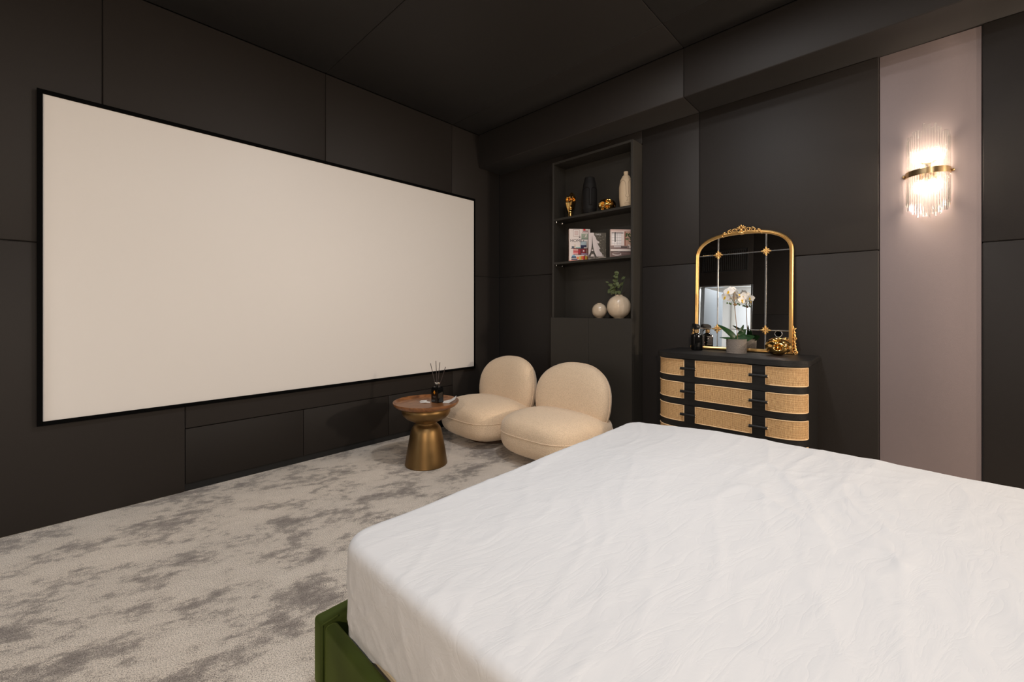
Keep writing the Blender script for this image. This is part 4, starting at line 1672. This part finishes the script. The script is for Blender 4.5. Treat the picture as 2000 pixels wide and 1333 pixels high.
# lower corner acanthus scrolls
for s in (-1, 1):
    bm = bmesh.new()
    scroll(bm, s * (AW + 0.012), 0.016, 0.015, 1.3, -PI / 2, s, 0.006, -0.004)
    for k in range(6):
        zz = 0.045 + 0.024 * k
        le = 0.017 if k % 3 != 2 else 0.022
        ellip(bm, (-0.004, s * (AW + 0.008 - 0.001 * k), zz), (0.006, le, 0.0055), s * 0.75)
        ellip(bm, (-0.007, s * (AW + 0.014 - 0.001 * k), zz + 0.006), (0.004, 0.007, 0.004), s * 0.3)
    tube(bm, [(-0.003, s * (AW + 0.016), 0.03), (-0.003, s * (AW + 0.008), 0.08), (-0.003, s * (AW + 0.010), 0.13), (-0.003, s * (AW + 0.002), 0.195)], [0.007, 0.006, 0.006, 0.002], 8)
    scroll(bm, s * (AW + 0.012), 0.110, 0.010, 1.0, -PI / 2, s, 0.004, -0.006)
    finish('corner_scroll', bm, M['gilt'], t, 60)

# ------------------------------------------------------------------ things on the dresser
t = thing('spray_bottle', 'black glass spray bottle with gold collar left of the orchid', 'bottle', (3.268, 1.174, ZD + 0.0005), R(44))
bm = bx(-0.032, 0.032, -0.0325, 0.0325, 0.0, 0.118, 0.006, 3)
finish('bottle', bm, M['black_glass'], t, 40)
finish('shoulder', lathe([(0.030, 0.1175), (0.027, 0.122), (0.016, 0.128), (0.012, 0.130)], 32), M['black_glass'], t)
finish('collar', lathe([(0, 0.128), (0.012, 0.128), (0.0165, 0.132), (0.0165, 0.156), (0.012, 0.158), (0, 0.158)], 32), M['brass'], t)
bm = bmesh.new()
pts = [(-0.022, 0.159), (0.016, 0.159), (0.020, 0.170), (0.046, 0.178), (0.048, 0.190), (0.030, 0.198), (-0.010, 0.196), (-0.026, 0.184)]
prism(bm, pts, -0.0145, 0.0145)
xform(bm, Matrix.Rotation(R(90), 4, 'X'))
bmesh.ops.bevel(bm, geom=list(bm.edges), offset=0.004, segments=2, affect='EDGES')
finish('spray_head', bm, M['black_plastic'], t, 40)
bm = tube(bmesh.new(), [(0.030, 0, 0.176), (0.026, 0, 0.163), (0.030, 0, 0.150), (0.040, 0, 0.138)], [0.006, 0.005, 0.0045, 0.003], 8)
finish('trigger', bm, M['black_plastic'], t, 60)
wl_, gy = (205, 196, 190), (40, 38, 38)


def label_polys():
    P = []
    for k in range(11):
        P.append(((-0.024, 0.100 - 0.0065 * k, 0.022 - 0.004 * ((k * 7) % 3), 0.1028 - 0.0065 * k), (150, 142, 138)))
    P.append(((-0.024, 0.010, 0.022, 0.026), (215, 205, 200)))
    P += [((-0.020 + 0.005 * k, 0.013, -0.0185 + 0.005 * k, 0.023), gy) for k in range(8)]
    return P


quad_print('label', label_polys(), t, frame_mtx((0.0, -0.0327, 0), (1, 0, 0), (0, 0, 1)))
P = []
for k in range(10):
    P.append(((-0.004, 0.098 - 0.0075 * k, 0.026, 0.101 - 0.0075 * k), (165, 158, 150)))
for zc2 in (0.052, 0.030):
    P.append(([(-0.018, zc2 - 0.009), (-0.009, zc2), (-0.018, zc2 + 0.009), (-0.027, zc2)], (200, 60, 50)))
    P.append(([(-0.018, zc2 - 0.007), (-0.011, zc2), (-0.018, zc2 + 0.007), (-0.025, zc2)], (235, 230, 225)))
    P.append(((-0.0195, zc2 - 0.003, -0.0165, zc2 + 0.003), gy))
quad_print('back_label', P, t, frame_mtx((0.0322, 0.0, 0), (0, 1, 0), (0, 0, 1)))

gold_ball('pierced gold ball ornament on the dresser beside the mirror frame', (3.268, 0.6447, ZD), 0.076, 0.80, 21)

# orchid
t = thing('potted_orchid', 'white orchid in a grey patterned cylinder pot on the dresser', 'plant', (3.255, 0.896, ZD + 0.0005))
PR, PH = 0.0655, 0.098
bm = bmesh.new()
seg, nz_ = 220, 90
rows = []
for j in range(nz_ + 1):
    z = PH * j / nz_
    row = []
    for i in range(seg):
        a = 2 * PI * i / seg
        u = a * PR / 0.0343
        v_ = z / 0.0343
        # overlapping concentric-ring scales pressed into the clay
        best = 9
        for du in (0, 0.5):
            uu = (u + du) % 1.0 - 0.5
            vv = (v_ + du) % 1.0 - 0.5
            best = min(best, math.hypot(uu, vv))
        rg = 0.5 + 0.5 * math.cos(best * 2 * PI * 5.0)
        r = PR - 0.0022 + 0.0020 * rg * (1 if 0.004 < z < PH - 0.012 else 1)
        if z > PH - 0.006 or z < 0.002:
            r = PR
        row.append(bm.verts.new((r * math.cos(a), r * math.sin(a), z)))
    rows.append(row)
rows.append([bm.verts.new(((PR - 0.005) * math.cos(2 * PI * i / seg), (PR - 0.005) * math.sin(2 * PI * i / seg), PH)) for i in range(seg)])
rows.append([bm.verts.new(((PR - 0.006) * math.cos(2 * PI * i / seg), (PR - 0.006) * math.sin(2 * PI * i / seg), PH - 0.02)) for i in range(seg)])
for a, b in zip(rows, rows[1:]):
    for i in range(seg):
        j = (i + 1) % seg
        bm.faces.new((a[i], a[j], b[j], b[i]))
bm.faces.new(rows[0])
finish('pot', bm, M['pot'], t, 60)
bm = lathe([(0.0, PH - 0.012), (0.03, PH - 0.009), (PR - 0.007, PH - 0.013)], 40, None, 0, 0, 1, 1, False)
for v_ in bm.verts:
    v_.co.z += 0.004 * noise.noise(v_.co * 80)
finish('soil', bm, M['soil'], t, 60)
SR = Vector((0.6883, -0.7254, 0))      # sideways, seen from the room
SF = Vector((-0.7254, -0.6883, 0))     # towards the room


def O(a, b, z):
    return SR * a + SF * b + Vector((0, 0, z))


st_pts = [O(0.006, 0, PH - 0.02), O(0.004, 0, 0.16), O(-0.006, 0.0, 0.26), O(-0.014, 0, 0.345), O(-0.018, 0, 0.42)]
finish('stem', tube(bmesh.new(), st_pts, 0.0024, 7), M['stem'], t, 60)
st2 = [O(-0.014, 0, 0.345), O(-0.03, -0.01, 0.385), O(-0.055, -0.012, 0.395), O(-0.075, 0.0, 0.375)]
finish('flower_stem', tube(bmesh.new(), st2, 0.0016, 6), M['green_stem'], t, 60)
st3 = [O(-0.014, 0, 0.35), O(0.01, -0.008, 0.375), O(0.035, -0.015, 0.38), O(0.06, -0.02, 0.36)]
finish('flower_stem', tube(bmesh.new(), st3, 0.0016, 6), M['green_stem'], t, 60)
bm = bmesh.new()
for (a, b, c) in ((-0.012, 0.004, 0.347), (-0.019, 0.006, 0.342), (-0.006, 0.006, 0.341), (-0.013, 0.009, 0.337)):
    b2 = superell(bmesh.new(), O(a, b, c), (0.008, 0.007, 0.0055), 1, 1, 10, 6)
    me_ = bpy.data.meshes.new('tmp')
    b2.to_mesh(me_)
    b2.free()
    bm.from_mesh(me_)
    bpy.data.meshes.remove(me_)
finish('clip', bm, M['stem'], t, 60)
# leaves
LB = (0.0, 0.0, PH - 0.012)
for (base, d, L_, W_, curl) in ((LB, O(-0.72, 0.1, 0.95), 0.150, 0.024, 0.42), (LB, O(0.85, 0.45, 0.34), 0.115, 0.026, 0.25), (LB, O(0.60, -0.25, 0.95), 0.135, 0.015, 0.05),
                                 (LB, O(-0.95, 0.45, 0.42), 0.100, 0.010, 0.60), (LB, O(0.62, 0.15, 0.75), 0.105, 0.023, 0.35), (LB, O(0.25, -0.9, 0.6), 0.10, 0.020, 0.3)):
    blade('leaf', t, base, d, O(0.1, 1.0, 0.45), L_, W_, M['orchid_leaf'], curl, 0.0014, 8)


def petal_bm(L_, W_, cup):
    return leaf_disc(bmesh.new(), (0, 0, 0), (1, 0, 0), (0, 0, 1), L_, W_, cup, 6)


def flower(c, facing, sc, roll=0.0):
    f_ = Vector(facing).normalized()
    r_ = f_.cross(Vector((0, 0, 1))).normalized()
    u_ = r_.cross(f_)
    base = Matrix(((r_.x, u_.x, f_.x, c[0]), (r_.y, u_.y, f_.y, c[1]), (r_.z, u_.z, f_.z, c[2]), (0, 0, 0, 1))) @ Matrix.Rotation(roll, 4, 'Z')
    bm = superell(bmesh.new(), (0, 0, 0.004 * sc), (0.006 * sc, 0.006 * sc, 0.009 * sc), 1, 1, 10, 6)
    fl = finish('flower', xform(bm, base), M['yellow'], t, 60)
    for ang_, L_, W_, dz in ((5, 0.036, 0.021, 0.0015), (175, 0.036, 0.021, 0.0015), (90, 0.033, 0.012, 0), (215, 0.033, 0.0115, -0.001), (325, 0.033, 0.0115, -0.001)):
        b2 = petal_bm(L_ * sc, W_ * sc, 0.10)
        xform(b2, base @ Matrix.Rotation(R(ang_), 4, 'Z') @ Matrix.Translation((0.001, 0, dz)))
        bmesh.ops.solidify(b2, geom=b2.faces[:], thickness=0.0006)
        finish('petal', b2, M['petal'], fl, 60)
    b2 = petal_bm(0.018 * sc, 0.008 * sc, -0.5)
    xform(b2, base @ Matrix.Rotation(R(270), 4, 'Z') @ Matrix.Translation((0.002, 0, 0.003)))
    bmesh.ops.solidify(b2, geom=b2.faces[:], thickness=0.0006)
    finish('lip', b2, M['yellow'], fl, 60)


for (a, b, z, fa, sc, rl) in ((-0.055, 0.0, 0.432, (-0.55, 0.5, 0.2), 0.98, 0.1), (-0.078, 0.0, 0.395, (-0.8, 0.3, -0.1), 0.95, 0.3), (-0.030, -0.012, 0.445, (-0.2, 0.8, 0.4), 0.9, -0.2), (-0.005, -0.01, 0.428, (0.85, -0.1, 0.3), 1.0, 0.0),
                               (0.022, -0.015, 0.408, (0.5, 0.35, 0.25), 1.0, 0.2), (0.042, -0.01, 0.372, (0.35, 0.8, 0.0), 1.0, 0.1), (0.012, -0.03, 0.388, (-0.1, -0.9, 0.1), 0.95, 0.2), (-0.042, -0.03, 0.392, (-0.4, -0.8, 0.1), 0.95, -0.2), (0.058, -0.02, 0.398, (0.8, -0.5, 0.1), 0.9, 0.0)):
    flower(O(a, b, z), O(fa[0], fa[1], fa[2]), sc, rl)
for (a, b, z) in ((-0.07, 0.01, 0.352), (-0.055, 0.012, 0.350), (-0.045, 0.01, 0.346), (0.004, 0.012, 0.348), (0.016, 0.01, 0.340)):
    bm = superell(bmesh.new(), O(a, b, z), (0.0055, 0.0055, 0.007), 1, 1, 10, 6)
    finish('bud', bm, M['green_stem'], t, 60)

# ------------------------------------------------------------------ wall sconce with glass rods
SCX, SCY, SCZ = WX + 0.016, -0.072, 1.995
t = thing('wall_sconce', 'glass rod wall sconce with brass band, lit, on the grey wall panel', 'wall lamp', (SCX, SCY, SCZ))
ha, hd = 0.091, 0.094            # half width along the wall, reach into the room
finish('back_plate', bx(-0.012, -0.0005, -0.035, 0.035, -0.04, 0.04, 0.003), M['brass'], t)


def half(r_add, n):
    return [((-(hd + r_add)) * math.sin(PI * k / n), (ha + r_add) * math.cos(PI * k / n)) for k in range(n + 1)]


bm = bmesh.new()
A, B = half(0.006, 40), half(0.0045, 40)
rings = []
for (x0, y0), (x1, y1) in zip(A, B):
    rings.append([bm.verts.new((x0 - 0.0008, y0, -0.017)), bm.verts.new((x0 - 0.0008, y0, 0.017)), bm.verts.new((x1 - 0.0008, y1, 0.017)), bm.verts.new((x1 - 0.0008, y1, -0.017))])
for a, b in zip(rings, rings[1:]):
    for i in range(4):
        j = (i + 1) % 4
        bm.faces.new((a[i], a[j], b[j], b[i]))
bm.faces.new(rings[0])
bm.faces.new(rings[-1])
finish('band', bm, M['brass'], t, 40)
for s in (-1, 1):
    finish('finial', superell(bmesh.new(), (-0.010, s * (ha + 0.012), 0), (0.009, 0.007, 0.009), 1, 1, 12, 8), M['brass'], t, 60)
bm = bmesh.new()
tube(bm, [(-0.012, 0, 0), (-0.07, 0, 0)], 0.006, 10)
tube(bm, [(-0.068, 0, -0.045), (-0.068, 0, 0.045)], 0.011, 14)
finish('lamp_holder', bm, M['brass'], t, 60)
for sg in (1, -1):
    for sy in (1, -1):
        finish('lamp_arm', tube(bmesh.new(), [(-0.068, 0, sg * 0.042), (-0.066, sy * 0.02, sg * 0.046), (-0.072, sy * 0.035, sg * 0.058)], 0.004, 8), M['brass'], t, 60)
        bm = lathe([(0, 0.056), (0.007, 0.057), (0.0095, 0.068), (0.0115, 0.080), (0.0115, 0.098), (0.008, 0.110), (0, 0.115)], 20, None, -0.072, sy * 0.036)
        if sg < 0:
            xform(bm, Matrix.Scale(-1, 4, (0, 0, 1)))
        finish('bulb', bm, M['bulb'], t, 60)
        lamp('bulb_light', 'POINT', (SCX - 0.072, SCY + sy * 0.036, SCZ + sg * 0.088), 6.0, (1.0, 0.84, 0.66), 0.018)
rnd = random.Random(4)
NR = 22
RODMESH = {}
for k in range(NR):
    f = k / (NR - 1)
    th = PI * (0.06 + 0.88 * f)
    x, y = -hd * math.sin(th), ha * math.cos(th)
    e = 1 - abs(2 * f - 1)
    top = 0.190 + 0.074 * e + rnd.choice((0.0, 0.012, -0.012))
    bot = -0.190 - 0.086 * e + rnd.choice((0.0, 0.012, -0.012))
    top, bot = round(top, 2), round(bot, 2)
    key = (top, bot)
    if key not in RODMESH:
        bm = bmesh.new()
        tube(bm, [(0, 0, bot), (0, 0, top)], 0.0052, 10)
        bmesh.ops.recalc_face_normals(bm, faces=bm.faces)
        me_ = bpy.data.meshes.new('glass_rod')
        for ff in bm.faces:
            ff.smooth = len(ff.verts) == 4
        bm.to_mesh(me_)
        bm.free()
        me_.materials.append(M['rod_glass'])
        RODMESH[key] = me_
    o = bpy.data.objects.new('glass_rod', RODMESH[key])
    col.objects.link(o)
    o.location = (x, y, 0)
    o.parent = t

# ------------------------------------------------------------------ things on the doorway wall, seen in the mirror
t = thing('thermostat', 'round chrome rimmed wall control reflected in the mirror above the gold ball', 'thermostat', (XW, 1.72, 1.22))
bm = lathe([(0.0, 0.0), (0.055, 0.0), (0.062, 0.006), (0.062, 0.020), (0.055, 0.024), (0.052, 0.022)], 40, None, 0, 0, 1, 1, False)
finish('rim', xform(bm, Matrix.Rotation(R(90), 4, 'Y')), M['chrome'], t, 50)
bm = lathe([(0, 0.021), (0.053, 0.021), (0.053, 0.012), (0, 0.012)], 40)
finish('dial', xform(bm, Matrix.Rotation(R(90), 4, 'Y')), M['black_glass'], t, 50)
t = thing('air_grille', 'black slatted air grille above the doorway, reflected in the mirror top', 'air grille', (XW, 2.66, 2.62))
bm = bmesh.new()
for (a, b, c, d) in ((-0.42, -0.39, -0.22, 0.22), (0.39, 0.42, -0.22, 0.22), (-0.39, 0.39, -0.22, -0.19), (-0.39, 0.39, 0.19, 0.22)):
    add_box(bm, 0.0005, 0.016, a, b, c, d, 0.002)
finish('frame', bm, M['black_plastic'], t)
slat_me = None
for k in range(22):
    y = -0.37 + 0.74 * k / 21
    if slat_me is None:
        so_ = finish('slat', bx(0.001, 0.013, -0.006, 0.006, -0.19, 0.19, 0.002, 1), M['black_plastic'], t)
        slat_me = so_.data
    else:
        so_ = bpy.data.objects.new('slat', slat_me)
        col.objects.link(so_)
        so_.parent = t
    so_.location = (0, y, 0)
